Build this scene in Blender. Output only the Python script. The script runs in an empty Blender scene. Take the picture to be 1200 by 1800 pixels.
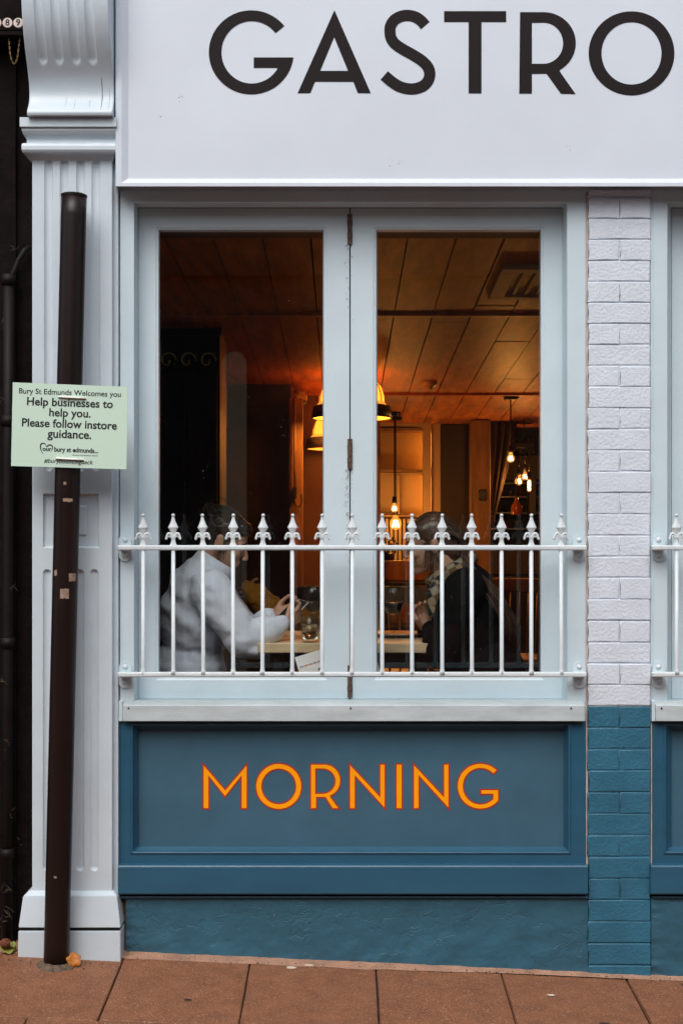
import bpy, bmesh, math, random
from mathutils import Vector, Matrix, noise, Euler

# ------------------------------------------------------------------ camera, sky, sun, exposure
SC = bpy.context.scene
COL = SC.collection
D0 = 5.0            # camera to facade, metres
ZC = 1.50           # lens height above the shop threshold
HY = 940.0          # pixel row of the horizon in the 1200 x 1800 photograph
cam_d = bpy.data.cameras.new('camera')
cam = bpy.data.objects.new('camera', cam_d)
COL.objects.link(cam)
cam.location = (0.0, -D0, ZC)
cam.rotation_euler = (math.radians(90), 0, 0)
cam_d.sensor_fit = 'VERTICAL'
cam_d.sensor_height = 36.0
cam_d.lens = 36.0 * 2500.0 / 1800.0
cam_d.shift_y = (HY - 900.0) / 1800.0
cam_d.clip_start = 0.05
cam_d.clip_end = 400.0
SC.camera = cam

world = bpy.data.worlds.new('World')
SC.world = world
world.use_nodes = True
wn = world.node_tree
for n in list(wn.nodes):
    wn.nodes.remove(n)
wo = wn.nodes.new('ShaderNodeOutputWorld')
bg = wn.nodes.new('ShaderNodeBackground')
sky = wn.nodes.new('ShaderNodeTexSky')
hsv = wn.nodes.new('ShaderNodeHueSaturation')
sky.sky_type = 'NISHITA'
sky.sun_disc = False
sky.sun_elevation = math.radians(52)
sky.sun_rotation = math.radians(195)
sky.air_density = 1.0
sky.dust_density = 4.0
hsv.inputs['Saturation'].default_value = 0.52      # overcast
bg.inputs['Strength'].default_value = 0.13
wn.links.new(sky.outputs[0], hsv.inputs['Color'])
wn.links.new(hsv.outputs[0], bg.inputs['Color'])
wn.links.new(bg.outputs[0], wo.inputs['Surface'])

sun_d = bpy.data.lights.new('sun', 'SUN')
sun_d.energy = 1.2
sun_d.angle = math.radians(50)
sun_d.color = (1.0, 0.97, 0.93)
sun = bpy.data.objects.new('sun', sun_d)
COL.objects.link(sun)
sun.location = (-2, -8, 12)
sdir = Vector((-math.sin(math.radians(15)) * math.cos(math.radians(52)),
               -math.cos(math.radians(15)) * math.cos(math.radians(52)), math.sin(math.radians(52))))
sun.rotation_euler = sdir.to_track_quat('Z', 'Y').to_euler()

SC.view_settings.view_transform = 'Standard'
SC.view_settings.look = 'None'
SC.view_settings.exposure = 0.47
SC.view_settings.gamma = 1.0
SC.view_settings.use_curve_mapping = False
SC.render.engine = 'CYCLES'
SC.cycles.use_denoising = True
SC.cycles.max_bounces = 8
SC.cycles.diffuse_bounces = 4
SC.cycles.transparent_max_bounces = 16
SC.cycles.caustics_reflective = False
SC.cycles.caustics_refractive = False
SC.cycles.sample_clamp_indirect = 4.0

R = random.Random(7)

# ------------------------------------------------------------------ helpers
def P(px, py, d=0.0):
    """photo pixel -> world point at depth d behind the frame plane"""
    k = 0.002 * (D0 + d) / D0
    return Vector(((px - 600.0) * k, d, ZC + (HY - py) * k))

def S(d):
    return 0.002 * (D0 + d) / D0

def lin(r, g, b):
    f = lambda c: (c / 255 / 12.92) if c / 255 <= 0.04045 else ((c / 255 + 0.055) / 1.055) ** 2.4
    return (f(r), f(g), f(b), 1.0)

MATS = {}
def mat(name, col, rough=0.5, var=0.0, vscale=6.0, bump=0.0, bscale=120.0, specks=0.0, spcol=(0.5, 0.4, 0.35, 1),
        spscale=90.0, metal=0.0, coat=0.0, stretch=(1, 1, 1), col2=None, emit=None, estr=0.0, detail=6.0, sheen=0.0,
        trans=0.0, spec=0.5):
    m = bpy.data.materials.new(name)
    m.use_nodes = True
    nt = m.node_tree
    b = nt.nodes['Principled BSDF']
    b.inputs['Base Color'].default_value = col
    b.inputs['Roughness'].default_value = rough
    b.inputs['Metallic'].default_value = metal
    b.inputs['Specular IOR Level'].default_value = spec
    if coat:
        b.inputs['Coat Weight'].default_value = coat
    if sheen:
        b.inputs['Sheen Weight'].default_value = sheen
    if trans:
        b.inputs['Transmission Weight'].default_value = trans
    if emit:
        b.inputs['Emission Color'].default_value = emit
        b.inputs['Emission Strength'].default_value = estr
    tc = nt.nodes.new('ShaderNodeTexCoord')
    mp = nt.nodes.new('ShaderNodeMapping')
    mp.inputs['Scale'].default_value = stretch
    # world-space position so neighbouring pieces do not repeat
    geo = nt.nodes.new('ShaderNodeNewGeometry')
    nt.links.new(geo.outputs['Position'], mp.inputs['Vector'])
    last = None
    if var > 0 or col2:
        nz = nt.nodes.new('ShaderNodeTexNoise')
        nz.inputs['Scale'].default_value = vscale
        nz.inputs['Detail'].default_value = detail
        nz.inputs['Roughness'].default_value = 0.62
        nt.links.new(mp.outputs[0], nz.inputs['Vector'])
        mx = nt.nodes.new('ShaderNodeMix')
        mx.data_type = 'RGBA'
        c1 = tuple(min(1, c * (1 + var)) for c in col[:3]) + (1,)
        c2 = col2 or tuple(c * (1 - var) for c in col[:3]) + (1,)
        mx.inputs[6].default_value = c2
        mx.inputs[7].default_value = c1
        rp = nt.nodes.new('ShaderNodeMapRange')
        rp.inputs[1].default_value = 0.3
        rp.inputs[2].default_value = 0.7
        nt.links.new(nz.outputs['Fac'], rp.inputs[0])
        nt.links.new(rp.outputs[0], mx.inputs[0])
        last = mx.outputs[2]
    if specks > 0:
        n2 = nt.nodes.new('ShaderNodeTexNoise')
        n2.inputs['Scale'].default_value = spscale
        n2.inputs['Detail'].default_value = 2.0
        nt.links.new(geo.outputs['Position'], n2.inputs['Vector'])
        r2 = nt.nodes.new('ShaderNodeMapRange')
        r2.inputs[1].default_value = 0.80 - specks * 0.2
        r2.inputs[2].default_value = 0.84 - specks * 0.2
        nt.links.new(n2.outputs['Fac'], r2.inputs[0])
        m2 = nt.nodes.new('ShaderNodeMix')
        m2.data_type = 'RGBA'
        m2.inputs[6].default_value = col
        if last:
            nt.links.new(last, m2.inputs[6])
        m2.inputs[7].default_value = spcol
        nt.links.new(r2.outputs[0], m2.inputs[0])
        last = m2.outputs[2]
    if last:
        nt.links.new(last, b.inputs['Base Color'])
    if bump > 0:
        n3 = nt.nodes.new('ShaderNodeTexNoise')
        n3.inputs['Scale'].default_value = bscale
        n3.inputs['Detail'].default_value = 4.0
        nt.links.new(mp.outputs[0], n3.inputs['Vector'])
        bp = nt.nodes.new('ShaderNodeBump')
        bp.inputs['Strength'].default_value = bump
        bp.inputs['Distance'].default_value = 0.004
        nt.links.new(n3.outputs['Fac'], bp.inputs['Height'])
        nt.links.new(bp.outputs[0], b.inputs['Normal'])
    MATS[name] = m
    return m

def glass_mat(name, ior=1.65, dusty=True):
    m = bpy.data.materials.new(name)
    m.use_nodes = True
    nt = m.node_tree
    for n in list(nt.nodes):
        nt.nodes.remove(n)
    o = nt.nodes.new('ShaderNodeOutputMaterial')
    mx = nt.nodes.new('ShaderNodeMixShader')
    # Schlick reflectance, the same for both faces of the pane
    gm = nt.nodes.new('ShaderNodeNewGeometry')
    dt = nt.nodes.new('ShaderNodeVectorMath')
    dt.operation = 'DOT_PRODUCT'
    nt.links.new(gm.outputs['Normal'], dt.inputs[0])
    nt.links.new(gm.outputs['Incoming'], dt.inputs[1])
    def mth(op, a, b=None):
        n_ = nt.nodes.new('ShaderNodeMath')
        n_.operation = op
        for i_, v_ in enumerate((a, b)):
            if v_ is None:
                continue
            if isinstance(v_, (int, float)):
                n_.inputs[i_].default_value = v_
            else:
                nt.links.new(v_, n_.inputs[i_])
        return n_.outputs[0]
    f0 = ((ior - 1) / (ior + 1)) ** 2
    cs_ = mth('ABSOLUTE', dt.outputs['Value'])
    pw = mth('POWER', mth('SUBTRACT', 1.0, cs_), 5.0)
    fres = mth('ADD', mth('MULTIPLY', pw, 1 - f0), f0)
    tr = nt.nodes.new('ShaderNodeBsdfTransparent')
    tr.inputs['Color'].default_value = (0.93, 0.95, 0.94, 1)
    gl = nt.nodes.new('ShaderNodeBsdfGlossy')
    gl.inputs['Roughness'].default_value = 0.0
    nt.links.new(fres, mx.inputs[0])
    nt.links.new(tr.outputs[0], mx.inputs[1])
    nt.links.new(gl.outputs[0], mx.inputs[2])
    out = mx.outputs[0]
    if dusty:
        geo = nt.nodes.new('ShaderNodeNewGeometry')
        n = nt.nodes.new('ShaderNodeTexNoise')
        n.inputs['Scale'].default_value = 150.0
        n.inputs['Detail'].default_value = 1.0
        nt.links.new(geo.outputs['Position'], n.inputs['Vector'])
        r = nt.nodes.new('ShaderNodeMapRange')
        r.inputs[1].default_value = 0.80
        r.inputs[2].default_value = 0.83
        r.inputs[4].default_value = 0.5
        nt.links.new(n.outputs['Fac'], r.inputs[0])
        df = nt.nodes.new('ShaderNodeBsdfDiffuse')
        df.inputs['Color'].default_value = (0.6, 0.58, 0.55, 1)
        m2 = nt.nodes.new('ShaderNodeMixShader')
        nt.links.new(r.outputs[0], m2.inputs[0])
        nt.links.new(out, m2.inputs[1])
        nt.links.new(df.outputs[0], m2.inputs[2])
        out = m2.outputs[0]
    nt.links.new(out, o.inputs['Surface'])
    MATS[name] = m
    return m

def link(name, me, m=None, parent=None, loc=None, smooth=False):
    me.name = name
    o = bpy.data.objects.new(name, me)
    COL.objects.link(o)
    if m is not None and not me.materials:
        me.materials.append(MATS[m] if isinstance(m, str) else m)
    if smooth:
        for p in me.polygons:
            p.use_smooth = True
    if parent is not None:
        o.parent = parent
        if parent.type == 'EMPTY':
            o.matrix_parent_inverse = parent.matrix_basis.inverted()
    if loc is not None:
        o.location = loc
    return o

def thing(name, label, cat, loc=(0, 0, 0), group=None):
    o = bpy.data.objects.new(name, None)
    COL.objects.link(o)
    o.empty_display_size = 0.1
    o.location = loc
    o.matrix_basis = Matrix.Translation(Vector(loc))
    o['label'] = label
    o['category'] = cat
    if group:
        o['group'] = group
    return o

def tag(o, label, cat, group=None):
    o['label'] = label
    o['category'] = cat
    if group:
        o['group'] = group
    return o

def structure(o, label=None):
    o['kind'] = 'structure'
    if label:
        o['label'] = label
    return o

def to_me(bm, name='m'):
    bmesh.ops.recalc_face_normals(bm, faces=bm.faces)
    me = bpy.data.meshes.new(name)
    bm.to_mesh(me)
    bm.free()
    return me

def bm_box(bm, x0, x1, y0, y1, z0, z1):
    vs = [bm.verts.new((x, y, z)) for z in (z0, z1) for y in (y0, y1) for x in (x0, x1)]
    for f in ((0, 1, 3, 2), (4, 5, 7, 6), (0, 1, 5, 4), (2, 3, 7, 6), (0, 2, 6, 4), (1, 3, 7, 5)):
        bm.faces.new([vs[i] for i in f])
    return vs

def box_me(x0, x1, y0, y1, z0, z1, bev=0.0, seg=2):
    bm = bmesh.new()
    bm_box(bm, min(x0, x1), max(x0, x1), min(y0, y1), max(y0, y1), min(z0, z1), max(z0, z1))
    if bev:
        bmesh.ops.bevel(bm, geom=list(bm.edges), offset=bev, segments=seg, profile=0.5, affect='EDGES')
    return to_me(bm)

def box(name, x0, x1, y0, y1, z0, z1, m, parent=None, bev=0.0):
    return link(name, box_me(x0, x1, y0, y1, z0, z1, bev), m, parent)

def pbox(name, ax, ay, bx, by, d0, d1, m, parent=None, bev=0.0):
    a, b = P(ax, by, d0), P(bx, ay, d0)
    return box(name, a.x, b.x, d0, d1, a.z, b.z, m, parent, bev)

def loft(name, rects, m, parent=None, cap=False, bev=0.0012, cap0=False):
    """rects: (x0,y0,x1,y1,depth) in pixels; joined into mitred mouldings"""
    bm = bmesh.new()
    rings = []
    for (x0, y0, x1, y1, d) in rects:
        rings.append([bm.verts.new(P(x, y, d)) for x, y in ((x0, y0), (x1, y0), (x1, y1), (x0, y1))])
    for a, b in zip(rings, rings[1:]):
        for i in range(4):
            j = (i + 1) % 4
            bm.faces.new((a[i], a[j], b[j], b[i]))
    if cap:
        bm.faces.new(rings[-1])
    if cap0:
        bm.faces.new(rings[0])
    bmesh.ops.recalc_face_normals(bm, faces=bm.faces)
    if bev:
        es = [e for e in bm.edges if len(e.link_faces) == 2 and e.calc_face_angle(0) > 0.2]
        bmesh.ops.bevel(bm, geom=es, offset=bev, segments=1, affect='EDGES', clamp_overlap=True)
    return link(name, to_me(bm), m, parent)

def extrude_x(name, prof, x0, x1, m, parent=None, bev=0.0015, smooth=False):
    """prof: closed list of (y, z) ; prism along X"""
    bm = bmesh.new()
    a = [bm.verts.new((x0, y, z)) for y, z in prof]
    b = [bm.verts.new((x1, y, z)) for y, z in prof]
    n = len(prof)
    for i in range(n):
        j = (i + 1) % n
        bm.faces.new((a[i], a[j], b[j], b[i]))
    bm.faces.new(a)
    bm.faces.new(b[::-1])
    bmesh.ops.recalc_face_normals(bm, faces=bm.faces)
    if bev:
        es = [e for e in bm.edges if e.calc_face_angle(0) > 0.5]
        bmesh.ops.bevel(bm, geom=es, offset=bev, segments=1, affect='EDGES', clamp_overlap=True)
    return link(name, to_me(bm), m, parent, smooth=smooth)

def bm_tube(bm, pts, rad, seg=10, caps=True, flat=1.0):
    pts = [Vector(p) for p in pts]
    n = len(pts)
    rads = rad if isinstance(rad, (list, tuple)) else [rad] * n
    t0 = (pts[1] - pts[0]).normalized()
    up = Vector((0, 0, 1)) if abs(t0.z) < 0.9 else Vector((1, 0, 0))
    nrm = t0.cross(up).normalized()
    rings = []
    for i in range(n):
        t = (pts[min(i + 1, n - 1)] - pts[max(i - 1, 0)])
        if t.length < 1e-9:
            t = t0
        t.normalize()
        nrm = (nrm - t * nrm.dot(t))
        if nrm.length < 1e-6:
            nrm = t.orthogonal()
        nrm.normalize()
        bn = t.cross(nrm)
        rings.append([bm.verts.new(pts[i] + (nrm * math.cos(2 * math.pi * k / seg) + bn * flat * math.sin(2 * math.pi * k / seg)) * rads[i])
                      for k in range(seg)])
    for a, b in zip(rings, rings[1:]):
        for k in range(seg):
            l = (k + 1) % seg
            bm.faces.new((a[k], a[l], b[l], b[k]))
    if caps:
        bm.faces.new(rings[0][::-1])
        bm.faces.new(rings[-1])

def tube_me(pts, rad, seg=10, **k):
    bm = bmesh.new()
    bm_tube(bm, pts, rad, seg, **k)
    return to_me(bm)

def tube(name, pts, rad, m, parent=None, seg=10, smooth=True, **k):
    o = link(name, tube_me(pts, rad, seg, **k), m, parent, smooth=smooth)
    for p in o.data.polygons:
        if len(p.vertices) > 4:
            p.use_smooth = False
    return o

def bm_lathe(bm, prof, c, seg=24, axis=None):
    """prof: list of (r, z); c base point"""
    c = Vector(c)
    rings = []
    for r, z in prof:
        if r < 1e-6:
            rings.append([bm.verts.new(c + Vector((0, 0, z)))])
        else:
            rings.append([bm.verts.new(c + Vector((r * math.cos(2 * math.pi * k / seg), r * math.sin(2 * math.pi * k / seg), z))) for k in range(seg)])
    for a, b in zip(rings, rings[1:]):
        for k in range(seg):
            l = (k + 1) % seg
            if len(a) == 1 and len(b) == 1:
                continue
            if len(a) == 1:
                bm.faces.new((a[0], b[l], b[k]))
            elif len(b) == 1:
                bm.faces.new((a[k], a[l], b[0]))
            else:
                bm.faces.new((a[k], a[l], b[l], b[k]))

def lathe(name, prof, c, m, parent=None, seg=24, smooth=True):
    bm = bmesh.new()
    bm_lathe(bm, prof, c, seg)
    return link(name, to_me(bm), m, parent, smooth=smooth)

def eval_me(ob):
    dg = bpy.context.evaluated_depsgraph_get()
    dg.update()
    me = bpy.data.meshes.new_from_object(ob.evaluated_get(dg))
    data = ob.data
    bpy.data.objects.remove(ob)
    return me

def poly_me(loops, ext=0.0, offset=0.0):
    """filled 2D outline with holes, loops of (x, y); returned lying in XY"""
    cu = bpy.data.curves.new('c', 'CURVE')
    cu.dimensions = '2D'
    cu.fill_mode = 'BOTH'
    cu.extrude = ext
    cu.offset = offset
    for lp in loops:
        sp = cu.splines.new('POLY')
        sp.points.add(len(lp) - 1)
        for q, (x, y) in zip(sp.points, lp):
            q.co = (x, y, 0, 1)
        sp.use_cyclic_u = True
    o = bpy.data.objects.new('c', cu)
    COL.objects.link(o)
    return eval_me(o)

STAND = Matrix(((1, 0, 0, 0), (0, 0, -1, 0), (0, 1, 0, 0), (0, 0, 0, 1)))   # XY page -> XZ wall, facing -Y

def plate(name, loops_px, d, thick, m, parent=None, offset=0.0):
    """outline in photo pixels, standing on the wall at depth d, thickness toward the street"""
    k = S(d)
    loops = [[((x - 600) * k, ZC + (HY - y) * k) for x, y in lp] for lp in loops_px]
    me = poly_me(loops, thick / 2, offset)
    me.transform(Matrix.Translation((0, d - thick / 2, 0)) @ STAND)
    return link(name, me, m, parent)

def text_me(body, width=None, size=1.0, shear=0.0, bold=0.0, extrude=0.0):
    cu = bpy.data.curves.new('t', 'FONT')
    cu.body = body
    cu.align_x = 'CENTER'
    cu.align_y = 'CENTER'
    cu.size = size
    cu.shear = shear
    cu.offset = bold
    cu.extrude = extrude
    cu.resolution_u = 4
    o = bpy.data.objects.new('t', cu)
    COL.objects.link(o)
    me = eval_me(o)
    xs = [v.co.x for v in me.vertices]
    c = (min(xs) + max(xs)) / 2
    k = width / (max(xs) - min(xs)) if width else 1.0
    me.transform(Matrix.Scale(k, 4) @ Matrix.Translation((-c, 0, 0)))
    return me

def arc(cx, cy, rx, ry, a0, a1, n=24):
    return [(cx + rx * math.cos(math.radians(a0 + (a1 - a0) * i / n)), cy - ry * math.sin(math.radians(a0 + (a1 - a0) * i / n))) for i in range(n + 1)]

def catmull(pts, sub=8):
    pts = [Vector(p) for p in pts]
    out = []
    for i in range(len(pts) - 1):
        p0, p1, p2, p3 = pts[max(i - 1, 0)], pts[i], pts[i + 1], pts[min(i + 2, len(pts) - 1)]
        for k in range(sub):
            t = k / sub
            out.append(0.5 * ((2 * p1) + (p2 - p0) * t + (2 * p0 - 5 * p1 + 4 * p2 - p3) * t * t + (3 * p1 - p0 - 3 * p2 + p3) * t ** 3))
    out.append(pts[-1])
    return out

def stroke(pts, w):
    """2D polyline -> closed outline of half width w (number or list)"""
    pts = [Vector((p[0], p[1])) for p in pts]
    n = len(pts)
    L, Rr = [], []
    for i, p in enumerate(pts):
        t = (pts[min(i + 1, n - 1)] - pts[max(i - 1, 0)]).normalized()
        nn = Vector((-t.y, t.x))
        ww = w[i] if isinstance(w, list) else w
        L.append(tuple(p + nn * ww))
        Rr.append(tuple(p - nn * ww))
    return L + Rr[::-1]

def blob(parts, voxel=0.008, smooth=4, disp=None):
    """overlapping ellipsoids ('s',c,(rx,ry,rz)[,euler]) and tapered capsules ('c',p0,p1,r0,r1) fused into one skin"""
    bm = bmesh.new()
    for q in parts:
        if q[0] == 's':
            r = bmesh.ops.create_icosphere(bm, subdivisions=3, radius=1.0)
            M_ = Matrix.Translation(Vector(q[1])) @ (Euler(q[3]).to_matrix().to_4x4() if len(q) > 3 else Matrix.Identity(4)) @ Matrix.Diagonal((q[2][0], q[2][1], q[2][2], 1))
            bmesh.ops.transform(bm, matrix=M_, verts=r['verts'])
        else:
            p0, p1, r0, r1 = Vector(q[1]), Vector(q[2]), q[3], q[4]
            ax = (p1 - p0)
            L = ax.length
            if L < 1e-6:
                continue
            prof = []
            for i in range(7):
                a = -math.pi / 2 + i * math.pi / 12
                prof.append((r0 * math.cos(a), r0 * math.sin(a)))
            for i in range(7):
                a = i * math.pi / 12
                prof.append((r1 * math.cos(a), L + r1 * math.sin(a)))
            prof[0] = (0, -r0)
            prof[-1] = (0, L + r1)
            b2 = bmesh.new()
            bm_lathe(b2, prof, (0, 0, 0), 16)
            bmesh.ops.transform(b2, matrix=Matrix.Translation(p0) @ ax.to_track_quat('Z', 'Y').to_matrix().to_4x4(), verts=b2.verts)
            me = bpy.data.meshes.new('t')
            b2.to_mesh(me)
            b2.free()
            bm.from_mesh(me)
            bpy.data.meshes.remove(me)
    me = to_me(bm)
    o = bpy.data.objects.new('b', me)
    COL.objects.link(o)
    md = o.modifiers.new('r', 'REMESH')
    md.mode = 'VOXEL'
    md.voxel_size = voxel
    if smooth:
        ms = o.modifiers.new('s', 'SMOOTH')
        ms.iterations = smooth
        ms.factor = 0.5
    me = eval_me(o)
    if disp:
        me.update()
        nv = len(me.vertices)
        no = [0.0] * (3 * nv)
        me.vertices.foreach_get('normal', no)
        co = [v.co.copy() for v in me.vertices]
        out = []
        for i in range(nv):
            q = co[i] + Vector(no[3 * i:3 * i + 3]) * disp(co[i])
            out.extend(q)
        me.vertices.foreach_set('co', out)
        me.update()
    for p in me.polygons:
        p.use_smooth = True
    return me

# ------------------------------------------------------------------ materials
mat('fascia_paint', (0.60, 0.655, 0.735, 1), 0.45, var=0.035, vscale=2.5, bump=0.05, bscale=60, specks=0.02, spcol=(0.25, 0.25, 0.3, 1), spscale=40)
mat('frame_paint', (0.555, 0.668, 0.725, 1), 0.38, var=0.05, vscale=4, bump=0.06, bscale=90, specks=0.03, spcol=(0.22, 0.21, 0.2, 1), spscale=120)
mat('sill_paint', (0.44, 0.50, 0.52, 1), 0.5, var=0.17, vscale=5, bump=0.08, bscale=90, specks=0.06, spcol=(0.3, 0.28, 0.25, 1), spscale=120, stretch=(1, 1, 4))
mat('pilaster_paint', (0.55, 0.63, 0.69, 1), 0.42, var=0.05, vscale=5, bump=0.10, bscale=150, specks=0.05, spcol=(0.25, 0.22, 0.2, 1), spscale=110)
mat('rail_paint', (0.60, 0.66, 0.69, 1), 0.42, var=0.07, vscale=25, bump=0.15, bscale=160, specks=0.28, spcol=(0.25, 0.14, 0.08, 1), spscale=100)
mat('brick_white', (0.60, 0.66, 0.74, 1), 0.55, var=0.05, vscale=9, bump=0.7, bscale=95)
mat('brick_blue', (0.026, 0.125, 0.198, 1), 0.42, var=0.15, vscale=8, bump=0.7, bscale=95)
mat('riser_blue', (0.022, 0.090, 0.152, 1), 0.30, var=0.12, vscale=5, bump=0.08, bscale=80, specks=0.03, spcol=(0.3, 0.3, 0.3, 1), spscale=110, stretch=(0.5, 1, 2))
mat('panel_blue', (0.044, 0.115, 0.172, 1), 0.42, var=0.13, vscale=4, specks=0.04, spcol=(0.25, 0.27, 0.28, 1), spscale=70, bump=0.04, bscale=80)
mat('letter_black', (0.009, 0.0045, 0.0055, 1), 0.65, spec=0.2)
mat('letter_orange', (0.95, 0.35, 0.002, 1), 0.6, spec=0.15)
mat('letter_red', (0.42, 0.014, 0.008, 1), 0.5)
mat('post_brown', (0.0105, 0.0047, 0.0038, 1), 0.36, spec=0.3, var=0.35, vscale=8, bump=0.10, bscale=30, specks=0.05, spcol=(0.22, 0.15, 0.12, 1), spscale=60, stretch=(1, 1, 0.3))
mat('paper_scrap', (0.27, 0.18, 0.13, 1), 0.8, var=0.3, vscale=80)
mat('sign_mint', (0.55, 0.71, 0.60, 1), 0.4)
mat('sign_ink', (0.008, 0.009, 0.010, 1), 0.5)
mat('tie_white', (0.75, 0.73, 0.70, 1), 0.4)
mat('black_wall', (0.0055, 0.0033, 0.0026, 1), 0.85, spec=0.12, var=0.55, vscale=18, bump=0.7, bscale=45, specks=0.10, spcol=(0.10, 0.06, 0.04, 1), spscale=55)
mat('black_pipe', (0.006, 0.004, 0.0034, 1), 0.6, spec=0.2, var=0.4, vscale=12, bump=0.2, bscale=40)
mat('disc_white', (0.62, 0.52, 0.47, 1), 0.5, var=0.12, vscale=60)
mat('brass', (0.42, 0.26, 0.12, 1), 0.4, metal=0.7)
mat('rust', (0.10, 0.055, 0.042, 1), 0.75, var=0.5, vscale=60, bump=0.5, bscale=200)
mat('terracotta', (0.50, 0.38, 0.33, 1), 0.8, var=0.3, vscale=20)
mat('slab', (0.215, 0.083, 0.036, 1), 0.62, var=0.24, vscale=14, bump=1.0, bscale=260, specks=1.05, spcol=(0.37, 0.185, 0.11, 1), spscale=170, detail=14)
mat('joint_dirt', (0.030, 0.018, 0.013, 1), 0.9, var=0.4, vscale=40, bump=0.5)
mat('mortar', (0.34, 0.19, 0.125, 1), 0.85, var=0.25, vscale=14, bump=0.8, bscale=160, specks=0.15, spcol=(0.2, 0.12, 0.08, 1), spscale=120)
mat('rubble', (0.10, 0.065, 0.045, 1), 0.9, var=0.7, vscale=60, bump=1.0, bscale=80, specks=0.2, spcol=(0.45, 0.36, 0.32, 1), spscale=90)
mat('asphalt', (0.05, 0.048, 0.046, 1), 0.8, var=0.2, vscale=30, bump=0.6, bscale=200)
mat('kerbstone', (0.22, 0.21, 0.20, 1), 0.8, var=0.2, vscale=12, bump=0.4)
mat('scuff', (0.22, 0.22, 0.28, 1), 0.8)
mat('grime', (0.20, 0.18, 0.15, 1), 0.9)
glass_mat('window_glass')
glass_mat('clear_glass', ior=1.45, dusty=False)
# interior
mat('ceiling_wood', (0.44, 0.135, 0.020, 1), 0.5, var=0.5, vscale=4.5, bump=0.3, bscale=40, stretch=(4, 0.7, 1), detail=12, specks=0.15, spcol=(0.05, 0.02, 0.008, 1), spscale=25)
mat('dark_gap', (0.006, 0.004, 0.003, 1), 0.9)
mat('dark_panel', (0.024, 0.013, 0.008, 1), 0.5, var=0.3, vscale=4, stretch=(3, 3, 0.4))
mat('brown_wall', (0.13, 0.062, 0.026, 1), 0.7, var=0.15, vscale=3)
mat('cream_wall', (0.55, 0.42, 0.28, 1), 0.7, var=0.08, vscale=3)
mat('timber', (0.30, 0.165, 0.075, 1), 0.6, var=0.35, vscale=6, bump=0.4, bscale=30, stretch=(4, 4, 0.6))
mat('floor_wood', (0.12, 0.065, 0.035, 1), 0.45, var=0.3, vscale=6, stretch=(5, 0.6, 1))
mat('light_oak', (0.74, 0.54, 0.34, 1), 0.42, var=0.2, vscale=9, stretch=(0.5, 6, 3), bump=0.1, bscale=60)
mat('chair_wood', (0.32, 0.15, 0.055, 1), 0.4, var=0.25, vscale=10, stretch=(3, 3, 0.5))
mat('black_metal', (0.012, 0.010, 0.010, 1), 0.4)
mat('pendant_grey', (0.10, 0.09, 0.08, 1), 0.45, var=0.2, vscale=20)
mat('amber_shade', (0.7, 0.28, 0.03, 1), 0.4, emit=(1.0, 0.22, 0.016, 1), estr=3.0, var=0.1, vscale=15)
mat('shade_inside', (0.8, 0.45, 0.12, 1), 0.5, emit=(1.0, 0.30, 0.03, 1), estr=1.2)
def bulb_mat(name, col, st):
    m = bpy.data.materials.new(name)
    m.use_nodes = True
    nt = m.node_tree
    nt.nodes.clear()
    o = nt.nodes.new('ShaderNodeOutputMaterial')
    ad = nt.nodes.new('ShaderNodeAddShader')
    tr = nt.nodes.new('ShaderNodeBsdfTransparent')
    em = nt.nodes.new('ShaderNodeEmission')
    em.inputs['Color'].default_value = col
    em.inputs['Strength'].default_value = st
    nt.links.new(tr.outputs[0], ad.inputs[0])
    nt.links.new(em.outputs[0], ad.inputs[1])
    nt.links.new(ad.outputs[0], o.inputs['Surface'])
    MATS[name] = m
bulb_mat('bulb_glow', (1.0, 0.34, 0.05, 1), 0.45)
mat('filament', (1, 0.9, 0.6, 1), 0.3, emit=(1.0, 0.80, 0.42, 1), estr=9.0)
mat('led', (1, 0.6, 0.2, 1), 0.3, emit=(1.0, 0.30, 0.03, 1), estr=9.0)
mat('cabinet_white', (0.50, 0.34, 0.20, 1), 0.55, var=0.1, vscale=5)
mat('amber_glass', (0.35, 0.08, 0.015, 1), 0.1, coat=0.6)
mat('plastic_cream', (0.55, 0.42, 0.26, 1), 0.4)
mat('curtain', (0.05, 0.028, 0.02, 1), 0.85, var=0.3, vscale=10, stretch=(6, 6, 0.3))
mat('steel', (0.42, 0.40, 0.37, 1), 0.3, metal=0.8)
mat('leaf_dark', (0.02, 0.03, 0.012, 1), 0.6, var=0.4, vscale=30)
mat('skin', (0.50, 0.27, 0.18, 1), 0.5, var=0.08, vscale=20, bump=0.05, bscale=300)
mat('jumper', (0.74, 0.77, 0.90, 1), 0.95, var=0.05, vscale=12, bump=0.35, bscale=260, sheen=0.25)
mat('jumper_lining', (0.22, 0.21, 0.21, 1), 0.9)
mat('hair_dark', (0.020, 0.011, 0.007, 1), 0.42, var=0.4, vscale=30)
mat('hair_brown', (0.085, 0.042, 0.024, 1), 0.38, var=0.4, vscale=30)
mat('coat_black', (0.006, 0.005, 0.005, 1), 0.95, spec=0.1, var=0.3, vscale=30, bump=0.5, bscale=180)
mat('mustard', (0.66, 0.27, 0.02, 1), 0.9, var=0.15, vscale=20, bump=0.4, bscale=160)
mat('trousers', (0.02, 0.02, 0.025, 1), 0.9)
mat('phone_back', (0.62, 0.47, 0.42, 1), 0.3)
mat('phone_screen', (0.02, 0.022, 0.025, 1), 0.12)
mat('wine', (0.018, 0.002, 0.004, 1), 0.1)
mat('water', (0.75, 0.72, 0.62, 1), 0.02, trans=1.0)
mat('menu_paper', (0.86, 0.80, 0.79, 1), 0.7)
mat('menu_pink', (0.62, 0.24, 0.20, 1), 0.7)
mat('menu_blue', (0.28, 0.36, 0.50, 1), 0.7)
mat('nail', (0.75, 0.62, 0.58, 1), 0.3)
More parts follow.
